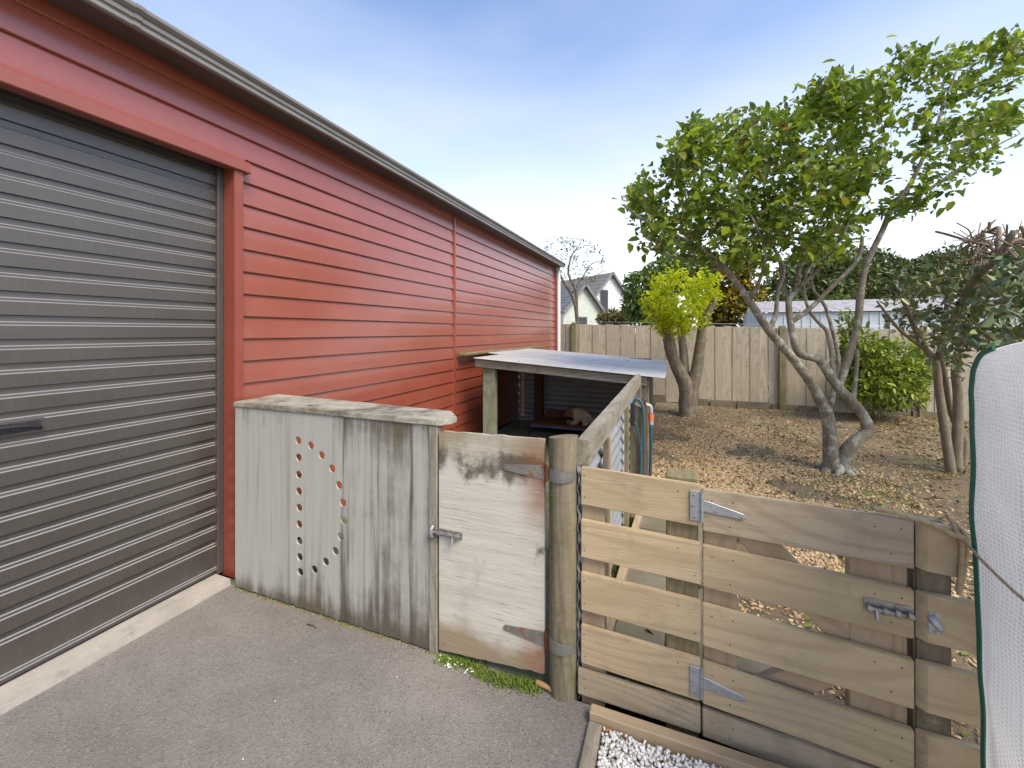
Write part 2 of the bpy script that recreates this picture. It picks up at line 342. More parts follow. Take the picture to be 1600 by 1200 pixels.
M['leaf_main'] = m_island('broad_green_leaf', [(0,(.10,.165,.025)),(.4,(.16,.24,.035)),(.7,(.24,.33,.045)),(.93,(.38,.46,.06)),(1,(.19,.11,.05))], .40, .5, 0, .52)
M['leaf_lime'] = m_island('lime_maple_leaf', [(0,(.34,.46,.014)),(.4,(.58,.67,.02)),(.7,(.72,.77,.03)),(1,(.84,.84,.08))], .55, .3, 0, .5)
M['leaf_cam'] = m_island('glossy_camellia_leaf', [(0,(.07,.105,.045)),(.5,(.115,.165,.055)),(.85,(.175,.215,.07)),(1,(.28,.28,.09))], .28, .6, 0, .12)
M['leaf_cit'] = m_island('citrus_leaf', [(0,(.09,.15,.018)),(.5,(.20,.28,.03)),(1,(.45,.50,.06))], .38, .5, 0, .3)
M['leaf_dark'] = m_island('dark_evergreen_leaf', [(0,(.06,.09,.035)),(.5,(.115,.155,.05)),(.85,(.18,.22,.075)),(1,(.28,.29,.12))], .5, .4, 0, .15)
M['leaf_mid'] = m_island('mid_green_leaf', [(0,(.07,.12,.035)),(.5,(.13,.20,.05)),(1,(.22,.30,.08))], .5, .3, 0, .3)
M['leaf_gold'] = m_island('gold_green_leaf', [(0,(.05,.06,.02)),(.45,(.09,.10,.03)),(.7,(.35,.24,.02)),(1,(.55,.38,.03))], .5, .3, 0, .3)
M['leaf_olive'] = m_island('olive_leaf', [(0,(.14,.13,.05)),(.5,(.20,.19,.07)),(1,(.28,.24,.09))], .6, .3, 0, .25)
def m_bark(name, a, b, lich=.5, lc=(.36,.38,.31)):
    t = NT(name); v = t.coord(rnd=False); n = t.noise(t.coord((1,1,.3), rnd=False), 22, 6, .65); l = t.noise(v, 10, 6, .7); f = t.noise(v, 60, 5, .65)
    c = t.mix(t.rng(n, .3, .7), a, b); c = t.mix(t.rng(f, .5, .8, 0, .5), c, tuple(.4*q for q in b))
    c = t.mix(t.rng(l, .50, .60, 0, lich), c, lc); c = t.mix(t.rng(t.noise(v, 4, 4), .55, .7, 0, .35), c, (.12,.12,.05))
    t.bump(t.math('ADD', n, f), .8, .012); return t.done(c, .9, 0, .2)
M['bark_main'] = m_bark('lichened_grey_bark', (.27,.24,.19), (.18,.15,.11), .65, (.46,.48,.41))
M['bark_poll'] = m_bark('pollard_bark', (.27,.22,.16), (.18,.14,.095), .4)
M['bark_cam'] = m_bark('camellia_bark', (.27,.225,.165), (.18,.145,.10), .25, (.28,.27,.17))
M['bark_twig'] = m_bark('pruned_twig_bark', (.32,.255,.185), (.22,.165,.115), .12)
M['bark_far'] = m_bark('far_trunk_bark', (.16,.13,.10), (.11,.09,.07), .2)
M['cut'] = m_wood('sawn_branch_end', (.50,.37,.23), (.38,.27,.16), (.2,.13,.08), 'z')
def m_mesh():
    t = NT('reinforced_white_mesh_film'); co = t.n('ShaderNodeUVMap'); s = t.sep(co.outputs[0])
    def line(c, sc):
        m = t.math('FRACT', t.math('MULTIPLY', c, sc)); return t.rng(t.math('ABSOLUTE', t.math('SUBTRACT', m, .5)), .30, .38)
    g = t.math('MAXIMUM', line(s[0], 85), line(s[1], 85)); n = t.noise(t.coord(rnd=False), 3, 4)
    d = t.n('ShaderNodeBsdfDiffuse'); t.l(t.mix(g, (.56,.57,.59), (.88,.88,.87)), d.inputs[0])
    tr = t.n('ShaderNodeBsdfTranslucent'); tr.inputs[0].default_value = (.93,.93,.93,1)
    gl = t.n('ShaderNodeBsdfGlossy'); gl.inputs[1].default_value = .3; tp = t.n('ShaderNodeBsdfTransparent')
    a = t.n('ShaderNodeMixShader'); a.inputs[0].default_value = .55; t.l(d.outputs[0], a.inputs[1]); t.l(tr.outputs[0], a.inputs[2])
    b = t.n('ShaderNodeMixShader'); b.inputs[0].default_value = .06; t.l(a.outputs[0], b.inputs[1]); t.l(gl.outputs[0], b.inputs[2])
    e = t.n('ShaderNodeMixShader'); t.l(t.math('MULTIPLY', t.math('SUBTRACT', 1.0, g), t.rng(n, .3, .7, .12, .34)), e.inputs[0]); t.l(b.outputs[0], e.inputs[1]); t.l(tp.outputs[0], e.inputs[2])
    t.l(e.outputs[0], t.out.inputs[0]); return t.m
M['film'] = m_mesh()
M['rope'] = m_island('sisal_rope', [(0,(.42,.32,.18)),(1,(.52,.41,.25))], .9, .1)
M['brown'] = m_island('brown_blanket', [(0,(.16,.075,.04)),(1,(.2,.1,.05))], .9, .1)
M['tug'] = m_island('faded_rope', [(0,(.55,.20,.11)),(.5,(.6,.42,.33)),(1,(.62,.25,.14))], .8, .1)
M['leaf_dry'] = m_island('dry_orange_leaf', [(0,(.42,.17,.05)),(1,(.55,.27,.08))], .7, .2)
def m_dog():
    t = NT('dog_coat'); v = t.coord(rnd=False); s = t.sep(v); n = t.noise(v, 12, 4); f = t.noise(v, 90, 4)
    hd = t.rng(t.math('ADD', s[0], t.math('MULTIPLY', t.math('SUBTRACT', n, .5), .10)), -.075, -.11)
    k = t.math('MULTIPLY', t.rng(t.math('ADD', s[0], t.math('MULTIPLY', n, .08)), .03, .06), t.rng(s[2], -.03, -.06))
    c = t.mix(f, (.62,.56,.44), (.50,.44,.33)); c = t.mix(t.math('MAXIMUM', t.math('MULTIPLY', hd, .92), k), c, (.20,.085,.03)); t.bump(f, .5, .006)
    return t.done(c, .9, 0, .1)
M['dog'] = m_dog()
def m_glass(name, col=(.02,.025,.03)): return m_steel(name, col, tuple(1.3*q for q in col), .06, .0, .02)
M['glass'] = m_glass('dark_window_glass')
def m_clad(name, a, b): return m_steel(name, a, b, .6, .02, .12)
M['housew'] = m_clad('white_weatherboard_paint', (.72,.73,.73), (.78,.79,.79)); M['housegreen'] = m_clad('pale_green_white_paint', (.50,.54,.47), (.56,.60,.53))
M['shedblue'] = m_clad('pale_blue_grey_steel', (.50,.54,.57), (.57,.61,.64)); M['shedroof'] = m_metal('rusty_pale_roof_steel', (.58,.55,.52), (.48,.44,.41), .60, .6, 5)
M['tile'] = m_clad('grey_roof_tile', (.115,.118,.125), (.16,.162,.168)); M['tile2'] = m_clad('brown_grey_shingle', (.15,.14,.125), (.20,.19,.17))
exec_marker = None
# ================================================================== THE SETTING
def grid(name, x0, x1, y0, y1, nx, ny, zf, mt):
    xs = np.linspace(x0, x1, nx); ys = np.linspace(y0, y1, ny); X, Y = np.meshgrid(xs, ys)
    Z = np.vectorize(zf)(X, Y); V = np.stack([X.ravel(), Y.ravel(), Z.ravel()], 1)
    i = np.arange((nx-1)*(ny-1)); r = i//(nx-1); c = i % (nx-1); a = r*nx+c
    return npmesh(name, V, np.stack([a, a+1, a+nx+1, a+nx], 1), mt, None, True)
g = MB().box(-260, 260, -60, 420, -.30, -.12); struct(obj('ground', g, M['soil']))
def soil_z(x, y):
    e = min(1.0, max(0.0, (y-1.75)/.5))
    return -.012 + .035*e*noise.noise(Vector((x*.7, y*.7, 0))) + .018*noise.noise(Vector((x*2.6, y*2.6, 3))) + .008*noise.noise(Vector((x*9, y*9, 5)))
struct(grid('garden_bed', -.42, 7.5, 1.66, 10.2, 170, 190, soil_z, M['soil']))
struct(grid('asphalt_drive', -2.345, -.302, -5.0, 1.60, 40, 120, lambda x, y: .004*noise.noise(Vector((x*1.5, y*1.5, 1))), M['asphalt']))
struct(obj('run_floor', MB().box(-2.43, -.40, 1.605, 6.6, -.1, -.004), M['runfloor']))
struct(obj('gravel_base', MB().box(-.25, 1.9, -.6, 1.515, -.1, -.012), M['paver']))

# ================================================================== RED SHED
XW = -2.42; PITCH = .1334; Z0 = 2.32 - 17*PITCH; SOF = 2.785
shed = thing('garage_shed', 'long red weatherboard steel garage with grey roller door and gutter', 'garage', (-4.5, 3, 0))
obj('wall_core', MB().box(-7.5, -2.60, -4.2, 8.5, -.1, SOF), M['dark'], shed)
prof = [(0,0), (.0185,0), (.0215,.004), (.0205,.010), (.0175,.055), (.0115,.100), (.004,PITCH+.010), (0,PITCH+.010)]
def wb(zb, y0, y1):
    return obj('weatherboard', MB().prism([(XW+a, zb+b) for a, b in prof], 'y', y0, y1), M['red'], shed, smooth=R_(28))
k = 0
while Z0 + k*PITCH < SOF-.02:
    zb = Z0 + k*PITCH
    p_top = SOF - zb
    if p_top < PITCH+.01:
        pr = [(a, min(b, p_top)) for a, b in prof]
    full = zb > 2.40
    for (y0, y1) in ([(-4.2, 4.235)] if full else [(-4.2, -1.36), (1.692, 4.235)]) + [(4.272, 8.56)]:
        wb(zb, y0, y1)
    k += 1
obj('joint_cover_strip', MB().prism([(XW,4.232),(XW+.030,4.236),(XW+.034,4.253),(XW+.030,4.270),(XW,4.275)], 'z', .03, SOF-.01), M['redtrim'], shed, smooth=.6)
obj('corner_flashing', MB().box(XW-.01, XW+.034, 8.55, 8.60, .02, SOF-.004), M['redtrim'], shed, bevel=.004)
obj('end_wall', MB().box(-7.5, XW-.02, 8.50, 8.58, -.1, SOF-.01), M['red'], shed)
# eave: soffit, gutter with stepped face, roof
obj('soffit', MB().box(XW-.2, -2.262, -4.2, 8.60, SOF, SOF+.02), M['soffit'], shed)
gp = [(-2.262,SOF-.004), (-2.240,SOF-.006), (-2.234,SOF), (-2.236,SOF+.022), (-2.226,SOF+.028), (-2.224,SOF+.046), (-2.230,SOF+.050), (-2.216,SOF+.056), (-2.206,SOF+.066),
      (-2.204,SOF+.078), (-2.208,SOF+.086), (-2.216,SOF+.084), (-2.262,SOF+.060)]
gut = obj('gutter', MB().prism(gp, 'y', -4.2, 8.66), M['gutter'], shed, smooth=R_(22))
for yy in (5.75, 1.1):
    obj('gutter_joiner', MB().prism([(a+.003, b+.0015) for a, b in gp[1:11]] + [(-2.25,SOF+.07)], 'y', yy, yy+.03), M['gutter'], gut, smooth=R_(22))
obj('roof_sheet', MB().hexa([(-7.6,-4.2,3.55),(-2.28,-4.2,SOF+.062),(-2.28,8.62,SOF+.062),(-7.6,8.62,3.55)], [(-7.6,-4.2,3.58),(-2.28,-4.2,SOF+.07),(-2.28,8.62,SOF+.07),(-7.6,8.62,3.58)]), M['gutter'], shed)
dp = obj('downpipe', MB().cyl((-2.345,8.60,.0), (-2.345,8.60,SOF-.004), .04, 16), M['white'], shed, smooth=R_(40))
for z in (1.42, .5): obj('pipe_clip', MB().box(-2.43, -2.30, 8.585, 8.615, z, z+.025), M['white'], dp, bevel=.004)
# door opening
obj('door_jamb', MB().box(-2.49, -2.364, 1.646, 1.70, .012, 2.38), M['redtrim'], shed, bevel=.003, bseg=2)
obj('door_jamb', MB().box(-2.49, -2.364, -1.40, -1.346, .012, 2.38), M['redtrim'], shed, bevel=.003, bseg=2)
obj('door_header', MB().prism([(-2.405,2.360),(-2.350,2.360),(-2.343,2.365),(-2.343,2.418),(-2.350,2.424),(-2.392,2.432),(-2.398,2.458),(-2.405,2.458)], 'y', -1.42, 1.732), M['redtrim'], shed, smooth=R_(20))
obj('door_lintel_box', MB().box(-2.60, -2.406, -1.345, 1.645, 2.372, 2.458), M['dark'], shed)
door = MB(); pr = []; XD = -2.484; z = .195; RP = .0968
pr.append((XD+.010, .052)); pr.append((XD+.010, z))
while z < 2.36:
    for a, b in ((.0060,z+.0042), (.0042,z+.0135), (.0002,z+.0177), (-.001,z+.040), (.010,z+.0435), (.010,z+RP)): pr.append((XD+a, b))
    z += RP
pr2 = [(a-.0015, b) for a, b in pr][::-1]
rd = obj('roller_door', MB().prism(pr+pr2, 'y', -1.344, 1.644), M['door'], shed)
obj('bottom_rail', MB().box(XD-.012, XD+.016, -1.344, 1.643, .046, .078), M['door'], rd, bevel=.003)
obj('rail_strip', MB().box(XD-.004, XD+.0195, -1.344, 1.642, .062, .069), M['galv'], rd)
obj('weather_seal', MB().box(XD-.01, XD+.012, -1.344, 1.643, .038, .046), M['black'], rd)
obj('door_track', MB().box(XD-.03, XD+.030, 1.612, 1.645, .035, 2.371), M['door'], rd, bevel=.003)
hz = 1.042
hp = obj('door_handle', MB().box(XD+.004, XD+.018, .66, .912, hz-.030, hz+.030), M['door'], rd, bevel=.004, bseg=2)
obj('handle_recess', MB().box(XD+.016, XD+.0195, .672, .902, hz-.020, hz+.022), M['black'], hp, bevel=.002)
gr = [(XD+.020+.016*math.sin(math.pi*i/12), .675+.224*i/12, hz-.012+.022*math.sin(math.pi*i/12)**.6) for i in range(13)]
obj('handle_grip', MB().tube(gr, .007, 8), M['black'], hp, smooth=4)
th = MB(); n = 40; ys = np.linspace(-1.6, 1.612, n)
for i in range(n-1):
    def e(y): return -2.352 + .010*noise.noise(Vector((y*6, 0, 0)))
    a, b = ys[i], ys[i+1]
    th.hexa([(-2.62,a,-.05),(e(a)+.012,a,-.05),(e(b)+.012,b,-.05),(-2.62,b,-.05)], [(-2.62,a,.037),(e(a),a,.034),(e(b),b,.034),(-2.62,b,.037)])
obj('concrete_threshold', th, M['concrete'], shed)

# ================================================================== D SCREEN, SMALL GATE, ROUND POST
YF = 1.605
scr = thing('plywood_screen', 'pale grey painted plywood screen drilled with a letter D of holes', 'screen', (-1.65, 1.62, 0))
ppx = [(291,204),(292,265),(292,327),(293,387),(294,446),(294,506),(295,566),(296,624),(298,678),(336,222),(375,257),(413,305),(438,365),(452,428),(455,492),(444,551),(425,603),(390,641),(349,669)]
holes = [onY(340+.4332*a, 600+.4332*b, YF) for a, b in ppx]
X0, X1, ZB, ZT = -2.300, -1.035, .004, 1.010
cu = bpy.data.curves.new('screen_outline', 'CURVE'); cu.dimensions = '2D'; cu.fill_mode = 'BOTH'; cu.extrude = .004
def spl(pts):
    s = cu.splines.new('POLY'); s.points.add(len(pts)-1); s.use_cyclic_u = True
    for q, p in zip(s.points, pts): q.co = (p[0], p[1], 0, 1)
cxm, czm = (X0+X1)/2, (ZB+ZT)/2
bot = [(X0+(X1-X0)*i/40-cxm, ZB-czm+.010*noise.noise(Vector((i*.9,2,0)))+.004) for i in range(41)]
spl(bot + [(X1-cxm, ZT-czm), (X0-cxm, ZT-czm)])
for h in holes: spl([(h.x-cxm+.0205*math.cos(2*math.pi*j/22), h.z-czm+.0205*math.sin(2*math.pi*j/22)) for j in range(22)])
tmp = bpy.data.objects.new('tmp', cu); COL.objects.link(tmp); dg = bpy.context.evaluated_depsgraph_get()
pm = bpy.data.meshes.new_from_object(tmp.evaluated_get(dg)); bpy.data.objects.remove(tmp)
pm.transform(Matrix.Rotation(R_(90), 4, 'X')); pm.name = 'panel'
for q in pm.polygons: q.use_smooth = False
finish('panel', pm, M['dpanel'], scr, (cxm, YF+.004, czm))
obj('edge_batten', MB().box(-1.034, -.992, YF-.004, YF+.045, .0, 1.008), M['grey_z'], scr, bevel=.003)
for (a, b) in ((-2.29, -2.245), (-1.08, -1.036)): obj('frame_stud', MB().box(a, b, YF+.019, YF+.10, .0, 1.0), M['old_z'], scr, bevel=.003)
obj('frame_rail', MB().box(-2.244, -1.081, YF+.019, YF+.065, .925, 1.005), M['old_x'], scr, bevel=.003)
cap = MB(); cp = [(-2.306,1.597),(-.985,1.597),(-.945,1.645),(-.945,1.700),(-1.04,1.815),(-2.33,1.905)]
cap.prism(cp, 'z', 1.011, 1.038)
cm = m_wood('lichened_cap_board', (.46,.43,.35), (.33,.30,.235), (.07,.058,.042), 'x', 1.1, .62, (.07,.06,.045), speck=.95, lich=.75)
obj('cap_board', cap, cm, scr, bevel=.004, bseg=2)

gate1 = thing('plywood_gate', 'small bleached plywood gate with rusty strap hinges on round post', 'gate', (-.74, 1.61, 0))
gb = MB(); nseg = 24; xa, xb = -.982, -.496
for i in range(nseg):
    def zt(u): return .990 + .008*u + .005*noise.noise(Vector((u*9, 4, 0))) - (.010 if u < .04 else 0)
    def zl(u): return .022 + .040*u + .004*noise.noise(Vector((u*12, 9, 0)))
    u, v = i/nseg, (i+1)/nseg; a, b = xa+(xb-xa)*u, xa+(xb-xa)*v
    gb.hexa([(a,YF-.002,zl(u)),(b,YF-.002,zl(v)),(b,YF+.016,zl(v)),(a,YF+.016,zl(u))], [(a,YF-.002,zt(u)),(b,YF-.002,zt(v)),(b,YF+.016,zt(v)),(a,YF+.016,zt(u))])
obj('panel', gb, M['gateply'], gate1)
for zz in (.14, .86): obj('back_batten', MB().box(-.97, -.52, YF+.0165, YF+.055, zz-.04, zz+.04), M['old_x'], gate1, bevel=.003)
PX, PY, PR = -.424, 1.628, .057
def screws(name, pts, parent, n=(0,-1,0), r=.0038, mt=None, h=.003):
    mb = MB(); nv = Vector(n)
    for p in pts: p = Vector(p); mb.tube([p-nv*.002, p+nv*h*.7, p+nv*h], [r, r, r*.6], 8)
    o = obj(name, mb, mt or M['bolt'], parent, smooth=.7)
    if len(pts) > 1: o['kind'] = 'stuff'
    return o
for zz, zc in ((.868, .868), (.204, .204)):
    hb = MB(); y0 = YF-.006
    hb.prism([(-.665,zc+.012),(-.672,zc+.004),(-.672,zc-.006),(-.664,zc-.012),(-.505,zc-.030),(-.492,zc-.030),(-.492,zc+.028),(-.505,zc+.028)], 'y', y0, y0+.003)
    ho = obj('strap_hinge', hb, M['galvrust'], gate1, bevel=.0008)
    wrap = MB(); m = 14; w0 = []
    for i in range(m+1):
        a = R_(205 + 125*i/m); tpr = .5*(1-max(0, (i-7)/7)*.35)
        w0.append((PX+(PR+.003)*math.cos(a), PY+(PR+.003)*math.sin(a), .024*tpr*2))
    for i in range(m):
        (ax, ay, ah), (bx, by, bh) = w0[i], w0[i+1]; f = (PR+.0055)/(PR+.003)
        A = (PX+(ax-PX)*f, PY+(ay-PY)*f); B = (PX+(bx-PX)*f, PY+(by-PY)*f)
        wrap.hexa([(ax,ay,zc-ah),(bx,by,zc-bh),(B[0],B[1],zc-bh),(A[0],A[1],zc-ah)], [(ax,ay,zc+ah),(bx,by,zc+bh),(B[0],B[1],zc+bh),(A[0],A[1],zc+ah)])
    obj('post_leaf', wrap, M['galvrust2'], ho, smooth=.5)
    obj('hinge_pin', MB().cyl((-.488,y0-.002,zc-.034), (-.488,y0-.002,zc+.033), .0065, 10), M['rust'], ho, smooth=.7)
    screws('screw_heads', [(-.652,y0,zc), (-.585,y0,zc+.010), (-.572,y0,zc-.012), (-.53,y0,zc+.014)], ho)
bz = .545
bo = obj('barrel_bolt', MB().box(-.985, -.865, YF-.006, YF-.0022, bz-.016, bz+.016), M['bolt'], gate1, bevel=.001)
obj('bolt_rod', MB().tube([(-1.022,YF-.014,bz), (-.868,YF-.014,bz)], .0075, 10), M['bolt'], bo, smooth=.7)
for xx in (-.968, -.925, -.882): obj('bolt_guide', MB().tube([(xx-.008,YF-.014,bz), (xx+.008,YF-.014,bz)], .0115, 10), M['bolt'], bo, smooth=.7)
obj('bolt_knob', MB().tube([(-.905,YF-.018,bz-.004), (-.905,YF-.028,bz-.030)], [.006,.007], 8), M['bolt'], bo, smooth=.7)
obj('bolt_keeper', MB().tube([(-1.008,YF-.008,bz+.022), (-1.010,YF-.022,bz+.014), (-1.010,YF-.025,bz), (-1.010,YF-.022,bz-.014), (-1.008,YF-.008,bz-.022)], .008, 8), M['galv'], bo, smooth=.7)

post = thing('round_post', 'round weathered timber post between plywood gate and slat fence', 'post', (PX, PY, 0))
pb = MB(); ns = 28; rows = 26
for i in range(rows+1):
    zz = -.1 + (1.112)*i/rows
    for j in range(ns):
        a = 2*math.pi*j/ns; rr = PR*(1 + .03*noise.noise(Vector((math.cos(a)*1.5, math.sin(a)*1.5, zz*2.5)))) - (.005 if j == 21 else 0)
        top = .018*math.cos(a+.6) if i == rows else 0
        pb.v.append((PX+rr*math.cos(a), PY+rr*math.sin(a), zz+top*.5))
for i in range(rows):
    for j in range(ns): pb.f.append((i*ns+j, i*ns+(j+1) % ns, (i+1)*ns+(j+1) % ns, (i+1)*ns+j))
pb.f.append(tuple(range(rows*ns, rows*ns+ns)))
obj('pole', pb, m_wood('round_pole_timber', (.27,.225,.15), (.17,.14,.09), (.06,.048,.03), 'z', 1.2, .45, (.12,.125,.045), speck=.5, lich=.2), post, smooth=.7)

# ================================================================== SLAT FENCE, SLAT GATE, END PANEL
YS = 1.600; TH = .021
def slat(parent, xa, xb, zl, zr, h, mt, y=YS, bev=.003):
    mb = MB().hexa([(xa,y,zl-h),(xb,y,zr-h),(xb,y+TH,zr-h),(xa,y+TH,zl-h)], [(xa,y,zl),(xb,y,zr),(xb,y+TH,zr),(xa,y+TH,zl)])
    return obj('slat', mb, mt, parent, bevel=bev, bseg=2)
fen = thing('slat_fence', 'short pale pine slat fence beside the round post', 'fence', (-.14, 1.62, 0))
for i, (zl, zr) in enumerate(((.907,.893), (.704,.690), (.500,.487), (.296,.283), (.123,.120))):
    s = slat(fen, -.348 - (.012 if i == 4 else 0), .074, zl, zr, .145 if i < 4 else .096, M['slat'] if i < 4 else M['slatgrey'])
    hh = .145 if i < 4 else .096
    screws('nail_heads', [(-.335,YS,zl-.03), (-.333,YS,zl-hh+.03), (.0,YS,zr-.03), (.055,YS,zr-hh+.03)], s, r=.0026, mt=M['nail'], h=.0008)
obj('stud', MB().box(-.350, -.262, YS+TH+.002, YS+.085, -.02, .882), M['tan_z'], fen, bevel=.003)
obj('post', MB().box(-.040, .068, YS+TH+.002, YS+.12, -.1, .908), M['tanmoss_z'], fen, bevel=.004)

gat = thing('slat_gate', 'pale pine slat gate with galvanised tee hinges and barrel bolt', 'gate', (.37, 1.62, 0))
for i, (zl, zr) in enumerate(((.880,.866), (.686,.658), (.482,.449), (.281,.240), (.118,.085))):
    hh = .145 if i < 4 else .096
    s = slat(gat, .080, .655, zl, zr, hh, M['slatgrey'] if i in (0, 4) else M['slat'], YS-.001*i)
    f = lambda x: zl+(zr-zl)*(x-.08)/.575
    screws('nail_heads', [(x, YS-.001*i, f(x)-dz) for x, dz in ((.11,.035), (.165,hh-.03), (.175,.03), (.56,.035), (.60,hh-.035), (.625,.03))], s, r=.0026, mt=M['nail'], h=.0008)
obj('stile', MB().box(.084, .190, YS+TH+.002, YS+.066, .03, .86), M['tan_z'], gat, bevel=.003)
obj('stile', MB().box(.505, .648, YS+TH+.002, YS+.066, .0, .84), M['tan_z'], gat, bevel=.003)
def brace(a, b):
    (x0, z0), (x1, z1) = a, b; d = Vector((x1-x0, 0, z1-z0)).normalized()*.0; L = math.hypot(x1-x0, z1-z0); nx, nz = -(z1-z0)/L*.047, (x1-x0)/L*.047
    ya, yb = YS+TH+.0045, YS+.0625
    obj('brace', MB().hexa([(x0-nx,ya,z0-nz),(x1-nx,ya,z1-nz),(x1-nx,yb,z1-nz),(x0-nx,yb,z0-nz)], [(x0+nx,ya,z0+nz),(x1+nx,ya,z1+nz),(x1+nx,yb,z1+nz),(x0+nx,yb,z0+nz)]), M['tan_x'], gat, bevel=.003)
brace((.19,.785), (.505,.455)); brace((.19,.135), (.505,.385))
def tee(zc):
    y0 = YS-.0045
    h = obj('tee_hinge', MB().prism([(.083,zc+.022),(.100,zc+.020),(.205,zc-.006),(.212,zc-.012),(.212,zc-.020),(.204,zc-.025),(.083,zc-.016)], 'y', y0-.002, y0+.002), M['galv'], gat, bevel=.0008)
    obj('hinge_plate', MB().box(.040, .072, y0-.002, y0+.002, zc-.052, zc+.052), M['galv'], h, bevel=.001)
    for a, b in ((-.052,-.018), (-.016,.018), (.020,.052)): obj('hinge_knuckle', MB().cyl((.0775,y0-.003,zc+a), (.0775,y0-.003,zc+b), .0062, 10), M['galv'], h, smooth=.7)
    screws('screw_heads', [(.053,y0-.002,zc+.037), (.050,y0-.002,zc), (.056,y0-.002,zc-.038), (.108,y0-.002,zc+.008), (.120,y0-.002,zc-.010), (.200,y0-.002,zc-.016)], h, r=.0042)
tee(.822); tee(.208)
bz = .590; x0, x1 = .532, .648; y0 = YS-.004
bb = obj('barrel_bolt', MB().hexa([(x0,y0-.002,bz-.016),(x1,y0-.002,bz-.022),(x1,y0+.002,bz-.022),(x0,y0+.002,bz-.016)], [(x0,y0-.002,bz+.024),(x1,y0-.002,bz+.018),(x1,y0+.002,bz+.018),(x0,y0+.002,bz+.024)]), M['bolt'], gat, bevel=.001)
obj('bolt_rod', MB().cyl((.536,y0-.010,bz-.002), (.652,y0-.010,bz-.006), .0065, 10), M['galvrust'], bb, smooth=.7)
for xx in (.542, .580, .610, .640): obj('bolt_guide', MB().cyl((xx-.006,y0-.010,bz-.002), (xx+.006,y0-.010,bz-.003), .0105, 12), M['bolt'], bb, smooth=.7)
obj('bolt_knob', MB().tube([(.560,y0-.012,bz-.004), (.559,y0-.022,bz-.028)], .006, 8), M['bolt'], bb, smooth=.7)
screws('screw_heads', [(.540,y0-.002,bz+.017), (.612,y0-.002,bz+.014), (.630,y0-.002,bz-.016), (.558,y0-.002,bz+.016)], bb)

endp = thing('end_fence_panel', 'narrow pine slat panel on dark post beside the white cover', 'fence', (.73, 1.62, 0))
obj('post', MB().box(.664, .752, YS+TH+.002, YS+.11, -.1, .852), M['old_z'], endp, bevel=.006, bseg=2)
for i, zt in enumerate((.862, .652, .445, .236, .085)):
    xb = .756 if i == 0 else .83; hh = .145 if i < 4 else .096; mb = MB()
    mb.hexa([(.664,YS,zt-hh+.004),(xb,YS,zt-hh),(xb,YS+TH,zt-hh),(.664,YS+TH,zt-hh+.004)], [(.664,YS,zt+.002),(xb,YS,zt),(xb,YS+TH,zt),(.664,YS+TH,zt+.002)])
    # bevelled near end, as on the photograph
    for q, v in enumerate(mb.v):
        if v[0] < .67 and v[1] < YS+.001: mb.v[q] = (v[0]+.020, v[1]-.001, v[2])
    obj('slat', mb, M['slat'], endp, bevel=.002, bseg=2)
kp = obj('bolt_keeper', MB().box(.686, .712, YS-.0045, YS-.001, .545, .605), M['galv'], endp, bevel=.001)
obj('keeper_loop', MB().tube([(.690,YS-.004,.588), (.694,YS-.018,.584), (.700,YS-.020,.576), (.706,YS-.018,.568), (.710,YS-.004,.562)], .0085, 8), M['galv'], kp, smooth=.8)
screws('screw_heads', [(.698,YS-.004,.600), (.700,YS-.004,.551)], kp, r=.0045)
# timber edging round the gravel
obj_e = tag(obj('edging_board', MB().box(-.300, -.252, -.5, 1.515, -.05, .022), M['grey_y'], None, bevel=.004), 'weathered timber edging board between asphalt and white gravel', 'edging')
tag(obj('edging_board', MB().box(-.300, 1.4, 1.517, 1.560, -.05, .048), M['tan_x'], None, bevel=.004), 'pale timber edging board under the slat gate behind gravel', 'edging')
tag(obj('edging_board', MB().bar((-.312,1.70,.03), (-.270,3.3,.03), .040, .10), M['tan_y'], None, bevel=.003), 'pale timber edging strip seen between slats beside the paving blocks', 'edging')

# pavers behind the slats
pav = thing('block_paving', 'strip of grey concrete blocks laid behind the slat fence', 'paving', (0, 2.3, 0))
bm_ = MB().box(-.112, .112, -.093, .093, -.05, .03); base = obj('paver', bm_, M['paver'], pav, bevel=.006); first = True; bc = wl(base)
base.location = Vector((-.165, 1.86, -.012)) - wl(pav); WLOC[base.name] = Vector((-.165, 1.86, -.012))
for r in range(9):
    for c in range(3 if r < 2 else 2):
        if r == 0 and c == 0: continue
        o = clone(base, pav, (-.165+.232*c+random.uniform(-.004,.004), 1.86+.195*r+random.uniform(-.004,.004), -.012+random.uniform(-.006,.006)), random.uniform(-.03,.03))

# ================================================================== DOG RUN WALL AND KENNEL
run = thing('dog_run_wall', 'low corrugated iron wall with lichened timber top rail', 'wall', (-.36, 3, 0))
obj('top_rail', MB().hexa([(-.380,1.655,.892),(-.326,1.655,.892),(-.326,4.22,.915),(-.380,4.22,.915)], [(-.380,1.655,.997),(-.326,1.655,.997),(-.326,4.22,1.018),(-.380,4.22,1.018)]), M['grey_y'], run, bevel=.006, bseg=2)
def corr(a0, a1, pitch=.076, amp=.009, ph=0.0, spp=8):
    n = max(2, int((a1-a0)/pitch*spp)); return [(a0+(a1-a0)*i/n, amp*math.sin(2*math.pi*((a1-a0)*i/n)/pitch+ph)) for i in range(n+1)]
def corr_sheet(name, parent, mt, plane, along0, along1, z0, z1, off):
    """corrugated sheet, horizontal ribs; plane 'x' stands at x=off and runs along y, plane 'y' the other way"""
    p = corr(z0, z1); top = [(off+b, a) for a, b in p]; back = [(off+b-.0012, a) for a, b in p][::-1]
    return obj(name, MB().prism(top+back, 'y' if plane == 'x' else 'x', along0, along1), mt, parent, smooth=R_(40))
